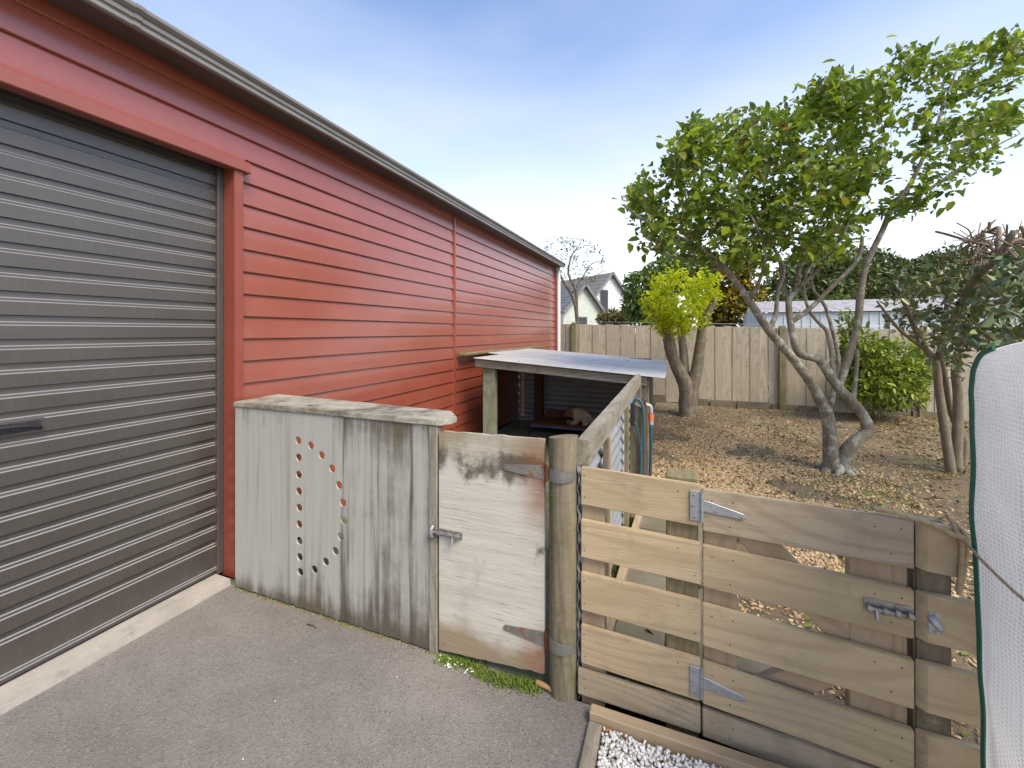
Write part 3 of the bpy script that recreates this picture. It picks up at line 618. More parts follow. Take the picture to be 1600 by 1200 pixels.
corr_e = corr(.0, .90, .076, .006); obj('iron_edge', MB().prism([(-.3585+b, a) for a, b in corr_e]+[(-.3600+b, a) for a, b in corr_e][::-1], 'y', 1.612, 1.67), M['iron'], run, smooth=R_(40))
for a, b in ((1.672, 2.5), (2.48, 3.35), (3.33, 4.2)): corr_sheet('iron_sheet', run, M['iron'], 'x', a, b, .0, .93, -.374+.002*(a > 2.4)+.002*(a > 3))
for (ya, yb, nm, mt) in ((2.14,2.19,'stud','old_z'), (2.192,2.235,'stud','tan_z'), (3.05,3.10,'stud','tanmoss_z'), (4.10,4.15,'stud','old_z')): obj(nm, MB().box(-.352, -.325, ya, yb, -.05, .888 if ya < 3 else .90), M[mt], run, bevel=.003)
hp_ = obj('hose_post', MB().hexa([(-.360,3.44,-.1),(-.262,3.44,-.1),(-.262,3.52,-.1),(-.360,3.52,-.1)], [(-.350,3.44,.86),(-.262,3.44,.83),(-.262,3.52,.83),(-.350,3.52,.86)]), M['old_z'], run, bevel=.004)

ken = thing('kennel_shelter', 'open timber kennel shelter with grey corrugated roof against red wall', 'kennel', (-1.3, 5.3, 0))
obj('front_post', MB().box(-2.055, -1.905, 4.29, 4.36, -.01, 1.04), m_wood('green_grey_post', (.30,.31,.22), (.22,.23,.16), (.10,.10,.06), 'z', .8, .3, speck=.3), ken, bevel=.004)
obj('front_post', MB().box(-.325, -.262, 4.26, 4.33, -.05, .965), M['old_z'], ken, bevel=.004)
obj('back_post', MB().box(-2.10, -1.97, 6.24, 6.33, -.01, 1.08), M['redpost'], ken, bevel=.004)
obj('back_post', MB().box(-.40, -.33, 6.30, 6.38, -.05, .98), M['old_z'], ken, bevel=.004)
obj('front_beam', MB().hexa([(-2.13,4.235,1.035),(-.28,4.235,.903),(-.28,4.283,.903),(-2.13,4.283,1.035)], [(-2.13,4.235,1.122),(-.28,4.235,.990),(-.28,4.283,.990),(-2.13,4.283,1.122)]), M['grey_x'], ken, bevel=.004)
obj('back_beam', MB().hexa([(-2.38,6.33,1.035),(-.30,6.33,.89),(-.30,6.38,.89),(-2.38,6.38,1.035)], [(-2.38,6.33,1.122),(-.30,6.33,.985),(-.30,6.38,.985),(-2.38,6.38,1.122)]), M['old_x'], ken, bevel=.004)
def rz(x): return 1.133 + (x+2.10)*(-.0705)
for (ya, yb, dz) in ((4.185, 4.985, 0), (4.945, 5.745, .004), (5.705, 6.56, 0)):
    p = corr(ya, yb, .076, .0065); mb = MB(); nn = len(p); xs = (-2.12 if ya < 4.5 else -2.36, -1.1, -.11-.02*(ya-4.2)); vs = []
    for x in xs:
        for a, b in p: vs.append((x, a, rz(x)+b+dz))
        for a, b in p: vs.append((x, a, rz(x)+b+dz-.002))
    fs = []
    for k in range(2):
        o0, o1 = k*2*nn, (k+1)*2*nn
        for i in range(nn-1): fs += [(o0+i, o0+i+1, o1+i+1, o1+i), (o0+nn+i, o1+nn+i, o1+nn+i+1, o0+nn+i+1)]
        fs += [(o0, o1, o1+nn, o0+nn), (o0+nn-1, o0+2*nn-1, o1+2*nn-1, o1+nn-1)]
    for k in (0, 2):
        o0 = k*2*nn
        for i in range(nn-1): fs.append((o0+i, o0+nn+i, o0+nn+i+1, o0+i+1))
    mb.add(vs, fs); sh = obj('roof_sheet', mb, M['ksheet'], ken, smooth=R_(40))
    screws('roof_screws', [(x, ya+.12+.22*j, rz(x)+dz+.004) for x in (-1.62, -.62) for j in range(4)], sh, (0,0,1), .006, M['rust'], .006)
pb_ = corr(.0, 1.04); obj('back_wall', MB().prism([(6.40+b, a) for a, b in pb_]+[(6.402+b, a) for a, b in pb_][::-1], 'x', -2.40, -.36), M['iron'], ken, smooth=R_(40))
obj('side_wall', MB().prism([(-.412+b, a) for a, b in corr(0, .98)]+[(-.414+b, a) for a, b in corr(0, .98)][::-1], 'y', 4.36, 6.39), M['iron'], ken, smooth=R_(40))
tag(obj('loose_batten', MB().bar((-2.33,4.30,1.166), (-2.33,7.25,1.156), .09, .030), M['tanmoss_y'], None, bevel=.003), 'loose pale timber batten lying along red wall above kennel roof', 'batten')

bed = thing('dog_bed', 'raised dog bed with black legs and blue rail under kennel roof', 'dog bed', (-1.48, 5.8, 0))
for x, y in ((-1.90,5.50), (-1.90,6.10), (-1.06,5.50), (-1.06,6.10)): obj('leg', MB().tube([(x-.02*(1 if x < -1.5 else -1),y,-.004), (x,y,.15)], .013, 8), M['black'], bed, smooth=.7)
for x in (-1.90, -1.06): obj('end_rail', MB().cyl((x,5.48,.145), (x,6.12,.145), .014, 8), M['black'], bed, smooth=.7)
for y in (5.50, 6.10): obj('side_rail', MB().box(-1.90, -1.06, y-.014, y+.014, .115, .148), M['blue'], bed, bevel=.004)
mat_ = MB(); nx, ny = 14, 10; vs = []; fs = []
for i in range(nx):
    for j in range(ny):
        x = -1.92+.88*i/(nx-1); y = 5.475+.65*j/(ny-1); vs.append((x, y, .165+.012*noise.noise(Vector((x*6,y*6,0)))-.02*(math.sin(math.pi*i/(nx-1))*math.sin(math.pi*j/(ny-1)))))
for i in range(nx-1):
    for j in range(ny-1): fs.append((i*ny+j, (i+1)*ny+j, (i+1)*ny+j+1, i*ny+j+1))
mat_.add(vs, fs); mo = obj('mat', mat_, M['brown'], bed, smooth=4); md = mo.modifiers.new('thick', 'SOLIDIFY'); md.thickness = .018
bl = MB().hexa([(-1.86,5.9,.165),(-1.40,5.95,.165),(-1.42,6.12,.165),(-1.84,6.10,.165)], [(-1.83,5.93,.25),(-1.44,5.98,.22),(-1.46,6.09,.26),(-1.80,6.08,.29)])
tag(obj('folded_blanket', bl, M['brown'], None, bevel=.03, bseg=3, smooth=1.2), 'folded dark brown blanket on the raised dog bed', 'blanket')
tag(obj('food_bowl', MB().tube([(-1.375,5.66,.152), (-1.375,5.66,.165), (-1.375,5.66,.20), (-1.375,5.66,.197), (-1.375,5.66,.17)], [.035,.045,.055,.048,.03], 16), M['greytrap'], None, smooth=.6), 'small pale bowl on bed in front of the dog', 'bowl')

def skin(name, verts, edges, radii, mt, parent=None, sub=2, root=0):
    me = bpy.data.meshes.new(name); me.from_pydata([tuple(v) for v in verts], edges, []); me.update()
    o = bpy.data.objects.new(name, me); COL.objects.link(o); me.materials.append(mt)
    o.modifiers.new('skin', 'SKIN'); s = me.skin_vertices[0].data
    for i, r in enumerate(radii): s[i].radius = (r, r) if not isinstance(r, tuple) else r; s[i].use_root = (i == root)
    m = o.modifiers.new('sub', 'SUBSURF'); m.levels = sub; m.render_levels = sub
    if parent: o.parent = parent
    return o
# dog lying curled on the bed, head to the left, white coat with brown head
dv = [(.10,.02,.085), (.02,.03,.10), (-.055,.02,.105), (-.10,-.01,.115), (-.135,-.035,.120), (-.178,-.055,.100), (-.205,-.064,.090),  # pelvis..chest, neck, skull, muzzle, nose
      (.125,-.045,.055), (.055,-.095,.045), (.10,-.125,.022), (.035,-.13,.020),      # near hind: thigh, knee, hock, paw
      (-.05,-.045,.055), (-.035,-.085,.030), (-.10,-.11,.022), (-.155,-.115,.018),   # near fore: shoulder, elbow, wrist, paw
      (.16,.03,.06), (.17,-.03,.035), (.13,-.09,.022),                               # tail curled round
      (-.122,-.010,.165), (-.142,-.070,.160), (-.128,.012,.130), (-.150,-.086,.128)]           # ears: roots and tips
de = [(0,1),(1,2),(2,3),(3,4),(4,5),(5,6),(0,7),(7,8),(8,9),(9,10),(2,11),(11,12),(12,13),(13,14),(0,15),(15,16),(16,17),(4,18),(18,20),(4,19),(19,21)]
dr = [.075,.082,.072,.052,.050,.030,.017, .050,.036,.019,.017, .036,.027,.018,.018, .026,.018,.010, .018,.016,.010,.009]
dog = skin('dog', dv, de, dr, M['dog']); dog.location = (-1.235, 5.72, .150); dog.scale = (1.12, 1.1, 1.3)
tag(dog, 'small white dog with brown head lying on raised bed', 'dog')
for q in dog.data.polygons: q.use_smooth = True
nose = MB().tube([(-.212,-.066,.086), (-.218,-.068,.090), (-.222,-.069,.093)], [.010,.011,.004], 8)
no = obj('nose', nose, M['black'], None, smooth=1.5); no.parent = dog; no.location = (-.216,-.067,.0905)
# faded tug rope hanging from the beam
tr = MB()
for s in (0, math.pi):
    tr.tube([(-1.94+.012*math.cos(s+i*.75), 5.30+.012*math.sin(s+i*.75), 1.09-.80*i/52) for i in range(53)], [.013-.004*i/52 for i in range(53)], 6)
tag(obj('hanging_rope', tr, M['tug'], None, smooth=1.5), 'faded orange and white twisted rope hanging inside the kennel', 'rope')

# hose, tap and pipe at the hose post
hs = thing('garden_hose', 'dark teal garden hose looped over the post by the iron wall', 'hose', (-.25, 3.45, 0))
def arc(pts, n=8):
    pts = [Vector(p) for p in pts]; out = []
    for i in range(len(pts)-1):
        p0, p1, p2, p3 = pts[max(i-1,0)], pts[i], pts[i+1], pts[min(i+2,len(pts)-1)]
        for j in range(n):
            t = j/n; out.append(.5*((2*p1)+(-p0+p2)*t+(2*p0-5*p1+4*p2-p3)*t*t+(-p0+3*p1-3*p2+p3)*t**3))
    return out+[pts[-1]]
obj('hose_loop', MB().tube(arc([(-.248,3.40,-.02),(-.243,3.41,.30),(-.246,3.415,.62),(-.250,3.42,.80),(-.268,3.425,.875),(-.300,3.42,.90),(-.325,3.415,.86),(-.328,3.41,.80)]), .0125, 10), M['hose'], hs, smooth=4)
obj('hose_loop', MB().tube(arc([(-.275,3.41,-.02),(-.272,3.415,.35),(-.275,3.415,.55),(-.300,3.41,.68),(-.322,3.41,.73)]), .008, 8), M['hose'], hs, smooth=4)
obj('hose_sleeve', MB().tube([(-.328,3.41,.86), (-.329,3.41,.74), (-.328,3.41,.69)], [.018,.020,.012], 10), M['black'], hs, smooth=.8)
obj('hose_loop', MB().tube(arc([(-.205,3.62,.66),(-.205,3.62,.45),(-.212,3.61,.2),(-.22,3.6,-.02)]), .0125, 10), M['hose'], hs, smooth=4)
tp = thing('garden_tap', 'grey pipe tap with orange hose connector by the iron wall', 'tap', (-.22, 3.62, 0))
obj('riser_pipe', MB().cyl((-.252,3.60,-.05), (-.252,3.60,.86), .014, 10), M['rust'], tp, smooth=.7)
obj('elbow', MB().tube(arc([(-.262,3.61,.835),(-.235,3.615,.825),(-.212,3.62,.815),(-.205,3.62,.79),(-.205,3.62,.76)]), .017, 10), M['greytrap'], tp, smooth=4)
obj('connector', MB().cyl((-.205,3.62,.70), (-.205,3.62,.755), .022, 12), M['orange'], tp, smooth=.7)
obj('connector_nut', MB().cyl((-.205,3.62,.665), (-.205,3.62,.699), .020, 12), M['greytrap'], tp, smooth=.7)
obj('tap_handle', MB().tube([(-.275,3.585,.84), (-.262,3.60,.865), (-.245,3.61,.875)], [.012,.016,.012], 8), M['black'], tp, smooth=.8)

# ================================================================== WHITE COVERED GREENHOUSE WITH ROPE
gh = thing('mesh_greenhouse', 'small greenhouse under white reinforced mesh film with green binding', 'greenhouse', (1.2, 1.1, 0))
GX = .742
def gprof(y):   # roof line of the end facing the gate: eave at the far side, rising towards the viewer
    u = (1.525-y); e = 1.292 + .078*(1-math.exp(-u/.03)) + .17*min(u, .42)
    return e - max(0, u-.42)*.45
Vv = []; Fv = []; UV = []; ny, nz = 60, 90
for i in range(ny):
    y = 1.525 - .86*i/(ny-1)
    for j in range(nz):
        t = j/(nz-1); z = t*gprof(y); lean = .045*(1-t)
        fz = 1-.85*math.exp(-(1.525-y)/.05); fold = fz*.020*noise.noise(Vector((y*5, z*2.2, 2))) + fz*.018*noise.noise(Vector((y*3+z*4, z*5, 7))) + .010*noise.noise(Vector((y*14, z*6, 4)))
        edge = .008*math.sin(t*5+.6)*math.exp(-(1.525-y)/.05)
        Vv.append((GX+lean+fold+.02*math.exp(-(1.525-y)/.02)*0, y-.03*(1-t)*0+edge*.3, z)); UV.append((y, z))
for i in range(ny-1):
    for j in range(nz-1): Fv.append((i*nz+j, (i+1)*nz+j, (i+1)*nz+j+1, i*nz+j+1))
gw = npmesh('end_sheet', np.array(Vv), np.array(Fv), M['film'], gh, True)
uvl = gw.data.uv_layers.new(name='UVMap')
for lp in gw.data.loops: uvl.data[lp.index].uv = UV[lp.vertex_index]
Vv2 = []; UV2 = []; Fv2 = []; nx = 24
for i in range(ny):
    y = 1.525 - .86*i/(ny-1); b = Vector(Vv[i*nz+nz-1])
    for k in range(nx):
        x = b.x + .9*k/(nx-1); Vv2.append((x, b.y, b.z+.004*noise.noise(Vector((x*6,y*6,1))))); UV2.append((y+.003, x))
for i in range(ny-1):
    for k in range(nx-1): Fv2.append((i*nx+k, (i+1)*nx+k, (i+1)*nx+k+1, i*nx+k+1))
gr_ = npmesh('roof_sheet', np.array(Vv2), np.array(Fv2), M['film'], gh, True); uvl = gr_.data.uv_layers.new(name='UVMap')
for lp in gr_.data.loops: uvl.data[lp.index].uv = UV2[lp.vertex_index]
for base_i, nm_ in ((0, 'back_sheet'), ((ny-1)*nz, 'front_sheet')):
    Vv3 = []; UV3 = []; Fv3 = []
    for j in range(0, nz):
        b = Vector(Vv[base_i+j])
        for k in range(nx):
            x = b.x+.9*k/(nx-1); Vv3.append((x, b.y+.008*noise.noise(Vector((x*4,b.z*4,1))), b.z)); UV3.append((x, b.z))
    for j in range(nz-1):
        for k in range(nx-1): Fv3.append((j*nx+k, (j+1)*nx+k, (j+1)*nx+k+1, j*nx+k+1))
    gs = npmesh(nm_, np.array(Vv3), np.array(Fv3), M['film'], gh, True); uvl = gs.data.uv_layers.new(name='UVMap')
    for lp in gs.data.loops: uvl.data[lp.index].uv = UV3[lp.vertex_index]
edge = [Vector(Vv[j]) for j in range(0, nz, 3)] + [Vector(Vv[i*nz+nz-1]) for i in range(1, 9)]
bd = MB()
for a, b in zip(edge[:-1], edge[1:]):
    bd.bar(a+Vector((-.003,.004,0)), b+Vector((-.003,.004,0)), .011, .005, (1,.25,0))
obj('green_binding', bd, M['greentrim'], gh)
for (x, y) in ((.80,1.47), (.80,.69), (1.6,1.47), (1.6,.69)): obj('frame_pole', MB().cyl((x+.02,y,-.02), (x+.02,y,1.25), .010, 8), M['greytrap'], gh, smooth=.7)
# sisal rope: tied round the panel post, hanging loop, line across the cover
rp = thing('tie_rope', 'sisal rope tied round fence post and stretched across white cover', 'rope', (.74, 1.58, .8))
def twist(path, r, name, turns=90):
    pts = arc(path, 14); mb = MB(); L = 0; acc = [0]
    for a, b in zip(pts[:-1], pts[1:]): L += (b-a).length; acc.append(L)
    for s in range(3):
        q = []
        for p, l in zip(pts, acc):
            a = s*2.094 + l*2*math.pi/.028; q.append(p + Vector((0, math.cos(a), math.sin(a)))*r*.5)
        mb.tube(q, r*.62, 6)
    return obj(name, mb, M['rope'], rp, smooth=4)
twist([(.560,1.612,.885), (.62,1.606,.880), (.68,1.594,.868), (.73,1.588,.848), (.755,1.570,.842)], .0075, 'tail')
twist([(.755,1.570,.842), (.745,1.588,.850), (.75,1.62,.872), (.758,1.66,.872), (.77,1.64,.855), (.763,1.585,.845), (.752,1.575,.835)], .0085, 'knot')
twist([(.754,1.588,.842), (.757,1.592,.79), (.752,1.590,.72), (.748,1.590,.685)], .0085, 'loop')
twist([(.766,1.592,.842), (.769,1.596,.80), (.762,1.594,.74), (.752,1.591,.69), (.748,1.590,.682)], .0085, 'loop')
twist([(.752,1.575,.842), (.742,1.50,.835), (.735,1.42,.828), (.735,1.30,.815), (.735,1.0,.80), (.735,.70,.80)], .0045, 'line')

# ================================================================== PALING FENCE
YP = 9.12
pf = thing('paling_fence', 'long weathered grey timber paling fence across the back of garden', 'fence', (1.2, YP, 0))
def ftop(x): return 1.545 - .023*(x-.0)
pm_ = MB().box(-.0745, .0745, -.009, .009, -.78, .78); pal0 = obj('paling', pm_, M['paling'], pf, bevel=.003)
x = -3.6; first = True; i = 0
while x < 7.2:
    yy = YP + (.0 if i % 2 else .0115); zt = ftop(x)+random.uniform(-.008,.008)
    if first: o = pal0; o.location = Vector((x, yy, zt-.78)) - wl(pf); WLOC[o.name] = Vector((x,yy,zt-.78)); first = False
    else: o = clone(pal0, pf, (x, yy, zt-.78+random.uniform(-.006,.006)))
    o.rotation_euler = (0, random.uniform(-.006,.006), 0); x += .1505+random.uniform(-.002,.002); i += 1
for z in (.35, 1.25): obj('rail', MB().box(-3.7, 7.2, YP+.022, YP+.068, z-.045, z+.045), M['old_x'], pf)
for px in (897, 1222, 1440):
    q = onY(px, 560, YP-.03); obj('post', MB().box(q.x-.05, q.x+.05, YP-.085, YP-.012, -.1, ftop(q.x)+.035), M['tanmoss_z'], pf, bevel=.004)
x = -2.2
while x < 5.5:
    L = random.uniform(.32,.62)
    if random.random() < .8: obj('base_board', MB().box(x, x+L-.03, YP-.045-random.uniform(0,.03), YP-.014, -.06, random.uniform(.07,.14)), M['old_x'], pf, bevel=.003)
    x += L
obj('top_wire', MB().tube([(-3.6,YP+.02,ftop(-3.6)+.06), (1.8,YP+.02,ftop(1.8)+.055), (7,YP+.02,ftop(7)+.06)], .003, 5), M['galv'], pf)

# ================================================================== VEGETATION
def leaf_arrays(Pn, D, L, W, fold=.22, droop=.15):
    """Pn base points, D directions, L lengths, W widths -> vertices and quads; every leaf is two folded halves"""
    n = len(Pn); D = D/np.linalg.norm(D, axis=1, keepdims=True); up = rng.normal(size=(n,3))*.55 + np.array([0,0,1.0])
    S = np.cross(D, up); S /= np.linalg.norm(S, axis=1, keepdims=True)+1e-9; U = np.cross(S, D)
    L = L[:,None]; W = W[:,None]
    b = Pn; t = Pn + D*L - U*L*droop
    r1 = Pn + D*L*.30 + S*W*.46 + U*W*fold; l1 = Pn + D*L*.30 - S*W*.46 + U*W*fold
    r2 = Pn + D*L*.68 + S*W*.40 + U*(W*fold*.8-L*droop*.4); l2 = Pn + D*L*.68 - S*W*.40 + U*(W*fold*.8-L*droop*.4)
    V = np.stack([b, r1, r2, t, l2, l1], 1).reshape(-1, 3); k = np.arange(n)[:,None]*6
    F = np.stack([k+np.array([[0,1,2,3]]), k+np.array([[0,3,4,5]])], 1).reshape(-1, 4)
    return V, F
def unit(n): v = rng.normal(size=(n,3)); return v/np.linalg.norm(v, axis=1, keepdims=True)
def in_poly(x, y, poly):
    c = False; j = len(poly)-1
    for i in range(len(poly)):
        (xi, yi), (xj, yj) = poly[i], poly[j]
        if (yi > y) != (yj > y) and x < (xj-xi)*(y-yi)/(yj-yi+1e-9)+xi: c = not c
        j = i
    return c
class Tree:
    def __init__(s): s.nodes = []; s.rad = []; s.mb = MB(); s.ends = []
    def limb(s, pts, r0, r1, n=8, wob=.0, sub=3):
        ctl = len(pts); pts = arc(pts, sub); k = len(pts)
        if wob: pts = [pts[0]] + [p + Vector(rng.normal(size=3).tolist())*wob for p in pts[1:-1]] + [pts[-1]]
        rb_ = np.interp(np.linspace(0, 1, k), np.linspace(0, 1, len(r0)), r0) if isinstance(r0, list) else [r0+(r1-r0)*(i/(k-1)) for i in range(k)]
        r0 = r0[0] if isinstance(r0, list) else r0
        rr = [float(rb_[i])*(1+.10*noise.noise(Vector((i*1.3, r0*99, 0)))) for i in range(k)]
        s.mb.tube(pts, rr, n)
        for p, r in zip(pts, rr): s.nodes.append(p); s.rad.append(r)
    def grow(s, targets, rmax=.016, seg=4, n=5, sag=.05, rmin=.0022):
        """hook each target onto the nearest wood, nearest targets first"""
        T = [Vector(t) for t in targets]; N = np.array([tuple(p) for p in s.nodes]); todo = list(range(len(T)))
        TA = np.array([tuple(t) for t in T]); d = np.min(np.linalg.norm(TA[:,None]-N[None], axis=2), axis=1); order = np.argsort(d)
        for i in order:
            N = np.array([tuple(p) for p in s.nodes]); t = TA[i]; dist = np.linalg.norm(N-t, axis=1); back = np.maximum(0, N[:,2]-t[2])*.5
            j = int(np.argmin(dist+back)); a = s.nodes[j]; b = T[i]; L = (b-a).length
            if L < .02: continue
            r0 = min(s.rad[j]*.8, rmax, .0045+.010*L); mid = (a+b)/2 + Vector((0,0,-sag*L)) + Vector(rng.normal(size=3).tolist())*.07*L
            pts = arc([a, a.lerp(mid,.6)+Vector(rng.normal(size=3).tolist())*.04*L, mid.lerp(b,.5)+Vector(rng.normal(size=3).tolist())*.03*L, b], seg)
            rr = [max(rmin, r0+(rmin-r0)*q/(len(pts)-1)) for q in range(len(pts))]
            s.mb.tube(pts, rr, n, cap=False); s.nodes += pts[2:]; s.rad += rr[2:]; s.ends.append((pts[-4:], b-a))
def leafy(tr, per, spread, L, W, Ldev=.25, up=.35):
    Pn, D = [], []
    for pts, d in tr.ends:
        for q in range(per):
            p = pts[int(rng.integers(len(pts)))]; u = rng.normal(size=3); u /= np.linalg.norm(u); u[2] += up
            Pn.append(np.array(p)+rng.normal(size=3)*spread); D.append(u)
    n = len(Pn); Ls = L*(1+Ldev*rng.normal(size=n)).clip(.45, 1.6); return leaf_arrays(np.array(Pn), np.array(D), Ls, Ls*W)

# ---- the broad-leaved tree in the middle of the garden (limbs read off the photograph, at the tree's own distance)
def L_(pts): return [P(a, b, d) for a, b, d in pts]
T1 = Tree()
T1.limb(L_([(1305,742,4.30),(1300,720,4.30),(1294,653,4.28),(1281,624,4.26),(1263,592,4.22),(1228,547,4.15),(1200,515,4.1),(1180,484,4.05),(1145,434,4.0),(1105,395,3.95),(1057,369,3.9),(1005,343,3.9),(975,322,3.9)]), [.105,.078,.058,.052,.047,.041,.038,.035,.030,.024,.018,.013,.008], 0, 12)
T1.limb(L_([(1313,742,4.30),(1319,722,4.26),(1326,700,4.22),(1346,682,4.20),(1356,668,4.2),(1340,637,4.2),(1308,603,4.22),(1287,571,4.25),(1277,560,4.27),(1250,553,4.3),(1240,530,4.32),(1234,495,4.35),(1233,468,4.37),(1246,450,4.4),(1249,416,4.45),(1262,398,4.5),(1291,373,4.55)]), [.10,.075,.062,.056,.054,.048,.046,.044,.042,.037,.034,.031,.028,.025,.021,.018,.014], 0, 12)
T1.limb(L_([(1312,606,4.22),(1316,588,4.25),(1329,547,4.28),(1340,507,4.3),(1345,456,4.3),(1354,412,4.3),(1379,360,4.25),(1392,330,4.2),(1425,283,4.15),(1460,205,4.1),(1477,157,4.1),(1495,110,4.1)]), [.036,.036,.035,.034,.032,.029,.026,.023,.020,.015,.012,.008], 0, 10)
T1.limb(L_([(1392,330,4.2),(1451,296,4.15),(1516,252,4.1),(1560,226,4.05),(1594,209,4.0)]), .020, .005, 7)
T1.limb(L_([(1302,598,4.22),(1300,560,4.3),(1293,520,4.35),(1278,503,4.4),(1262,480,4.42),(1256,440,4.45),(1272,400,4.5),(1262,350,4.5),(1240,300,4.5)]), .025, .007, 8)
T1.limb(L_([(1237,503,4.34),(1268,480,4.3),(1298,450,4.25),(1336,412,4.2),(1345,389,4.2),(1347,369,4.2)]), .026, .017, 8)
T1.limb(L_([(1332,640,4.2),(1336,600,4.3),(1340,547,4.4)]), .024, .018, 8)
T1.limb(L_([(1297,640,4.28),(1305,600,4.5),(1310,560,4.7),(1290,480,4.8),(1268,445,4.85),(1275,380,4.9),(1300,330,4.9),(1330,270,4.9)]), .026, .007, 8)
T1.limb(L_([(1200,515,4.1),(1212,493,4.15),(1215,456,4.2),(1225,420,4.25),(1200,370,4.2),(1170,320,4.2)]), .026, .008, 8)
T1.limb(L_([(1172,470,4.03),(1186,440,3.9),(1196,400,3.8),(1180,350,3.7),(1150,300,3.6)]), .020, .006, 7)
T1.limb(L_([(1234,480,4.36),(1222,450,4.5),(1215,400,4.7),(1180,350,4.9)]), .020, .007, 7)
T1.limb(L_([(1246,450,4.4),(1280,420,4.2),(1320,360,4.0),(1345,300,3.9),(1360,230,3.85)]), .020, .006, 7)
T1.limb(L_([(1139,426,4.0),(1090,410,4.3),(1040,400,4.6),(1000,380,4.7)]), .013, .004, 6)
poly = [(960,318),(1000,288),(1015,255),(1060,235),(1080,195),(1130,178),(1190,180),(1240,168),(1270,150),(1285,130),(1330,120),(1345,150),(1385,112),(1400,72),(1440,62),(1480,72),(1550,55),(1600,65),(1603,110),(1570,160),(1590,200),(1585,240),(1550,262),(1500,270),(1465,310),(1420,330),(1395,345),(1370,330),(1340,372),(1325,400),(1290,405),(1240,402),(1180,412),(1120,418),(1070,405),(1010,388),(985,350)]
tg = []
while len(tg) < 590:
    x, y = rng.uniform(955,1605), rng.uniform(52,420)
    if not in_poly(x, y, poly): continue
    dens = 1.0 if x < 1340 else .45
    if y > 370: dens *= .8
    if noise.noise(Vector((x*.018, y*.022, 3))) < -.28: dens *= .25
    if rng.random() > dens: continue
    tg.append(P(x, y, 4.25 + np.clip(rng.normal()*.55, -.75, 1.3)))
T1.grow(tg, .013)
t1 = thing('garden_tree', 'spreading green broadleaf tree with twin lichened trunks mid garden', 'tree', (1.51, 5.24, 0))
rootm = MB()
for a in range(7):
    an = a*.9; bx = P(1309,738,4.3)
    T1.mb.tube([(bx.x+.05*math.cos(an), bx.y+.05*math.sin(an), .06), (bx.x+.13*math.cos(an), bx.y+.12*math.sin(an), -.012), (bx.x+.22*math.cos(an), bx.y+.2*math.sin(an), -.07)], [.06,.045,.02], 8)
obj('trunk', T1.mb, M['bark_main'], t1, smooth=4)
V, F = leafy(T1, 20, .055, .068, .64, .42); npmesh('crown', V, F, M['leaf_main'], t1)
# reddish seed heads at the shoot tips
sel = [e for i, e in enumerate(T1.ends) if i % 9 == 0]; sb = MB()
for pts, d in sel:
    for q in range(9):
        c = Vector(pts[-1]) + Vector((rng.normal()*.022, rng.normal()*.022, .03+abs(rng.normal())*.015)); sb.tube([c-Vector((0,0,.006)), c, c+Vector((0,0,.006))], [.003,.006,.002], 5)
obj('seed_heads', sb, m_island('seed_head', [(0,(.16,.07,.04)),(1,(.24,.12,.06))]), t1)['kind'] = 'stuff'

# ---- pollarded maple with lime foliage
T2 = Tree(); d0 = 7.08
T2.limb(L_([(1074,655,d0),(1074,640,d0),(1072,605,d0),(1066,590,d0),(1052,560,d0),(1043,520,d0),(1041,480,d0),(1040,458,d0)]), [.145,.135,.125,.11,.10,.09,.082,.078], 0, 14)
T2.limb(L_([(1076,650,d0),(1078,610,d0),(1070,585,d0+.1),(1068,550,d0+.15),(1064,520,d0+.2),(1060,490,d0+.2)]), .10, .055, 12)
T2.limb(L_([(1077,650,d0),(1080,610,d0),(1088,580,d0),(1094,540,d0),(1097,510,d0),(1096,488,d0),(1092,468,d0+.1)]), .12, .05, 12)
T2.limb(L_([(1096,510,d0),(1106,490,d0-.1),(1118,466,d0-.1)]), .075, .05, 10)
t2 = thing('pollarded_tree', 'hard pruned tree with three thick stems and bright lime foliage', 'tree', tuple(P(1073,650,d0)[:2])+(0,))
obj('trunk', T2.mb, M['bark_poll'], t2, smooth=4)
for a, b, d, r in ((1040,457,d0,.078), (1118,465,d0-.1,.052)):
    c = P(a, b, d); obj('sawn_end', MB().tube([c-Vector((.0,0,.012)), c+Vector((.004,0,.006))], [r*1.03, r*.95], 14), M['cut'], t2)
c = P(1049, 470, d0-.05); obj('sawn_end', MB().tube([c, c+Vector((.075,-.05,.02))], [.06,.052], 12), M['cut'], t2)
tg = []
for q in range(19):
    a = q*2.39996; rr_ = math.sqrt((q+.5)/19); cx, cy = 1070+64*rr_*math.cos(a)+rng.normal()*5, 464+43*rr_*math.sin(a)+rng.normal()*4; dq = d0-.2+rng.normal()*.35
    if cy > 488 and abs(cx-1060) > 30: continue
    rad = rng.uniform(5,20)
    for k in range(int(rad*1.1)):
        b = rng.uniform(0,6.28); r = rad*math.sqrt(rng.random()); tg.append(P(cx+1.25*r*math.cos(b), cy+.8*r*math.sin(b), dq+rng.normal()*.12))
for q in range(22): tg.append(P(1054+rng.normal()*16, 508+rng.normal()*7, d0-.3+rng.normal()*.1))
T2.mb = MB(); T2.ends = []; T2.grow(tg, .010, 3, 4)
obj('shoots', T2.mb, M['bark_twig'], t2, smooth=4)['kind'] = 'stuff'
V, F = leafy(T2, 13, .07, .078, .40, .45, .1); npmesh('crown', V, F, M['leaf_lime'], t2)

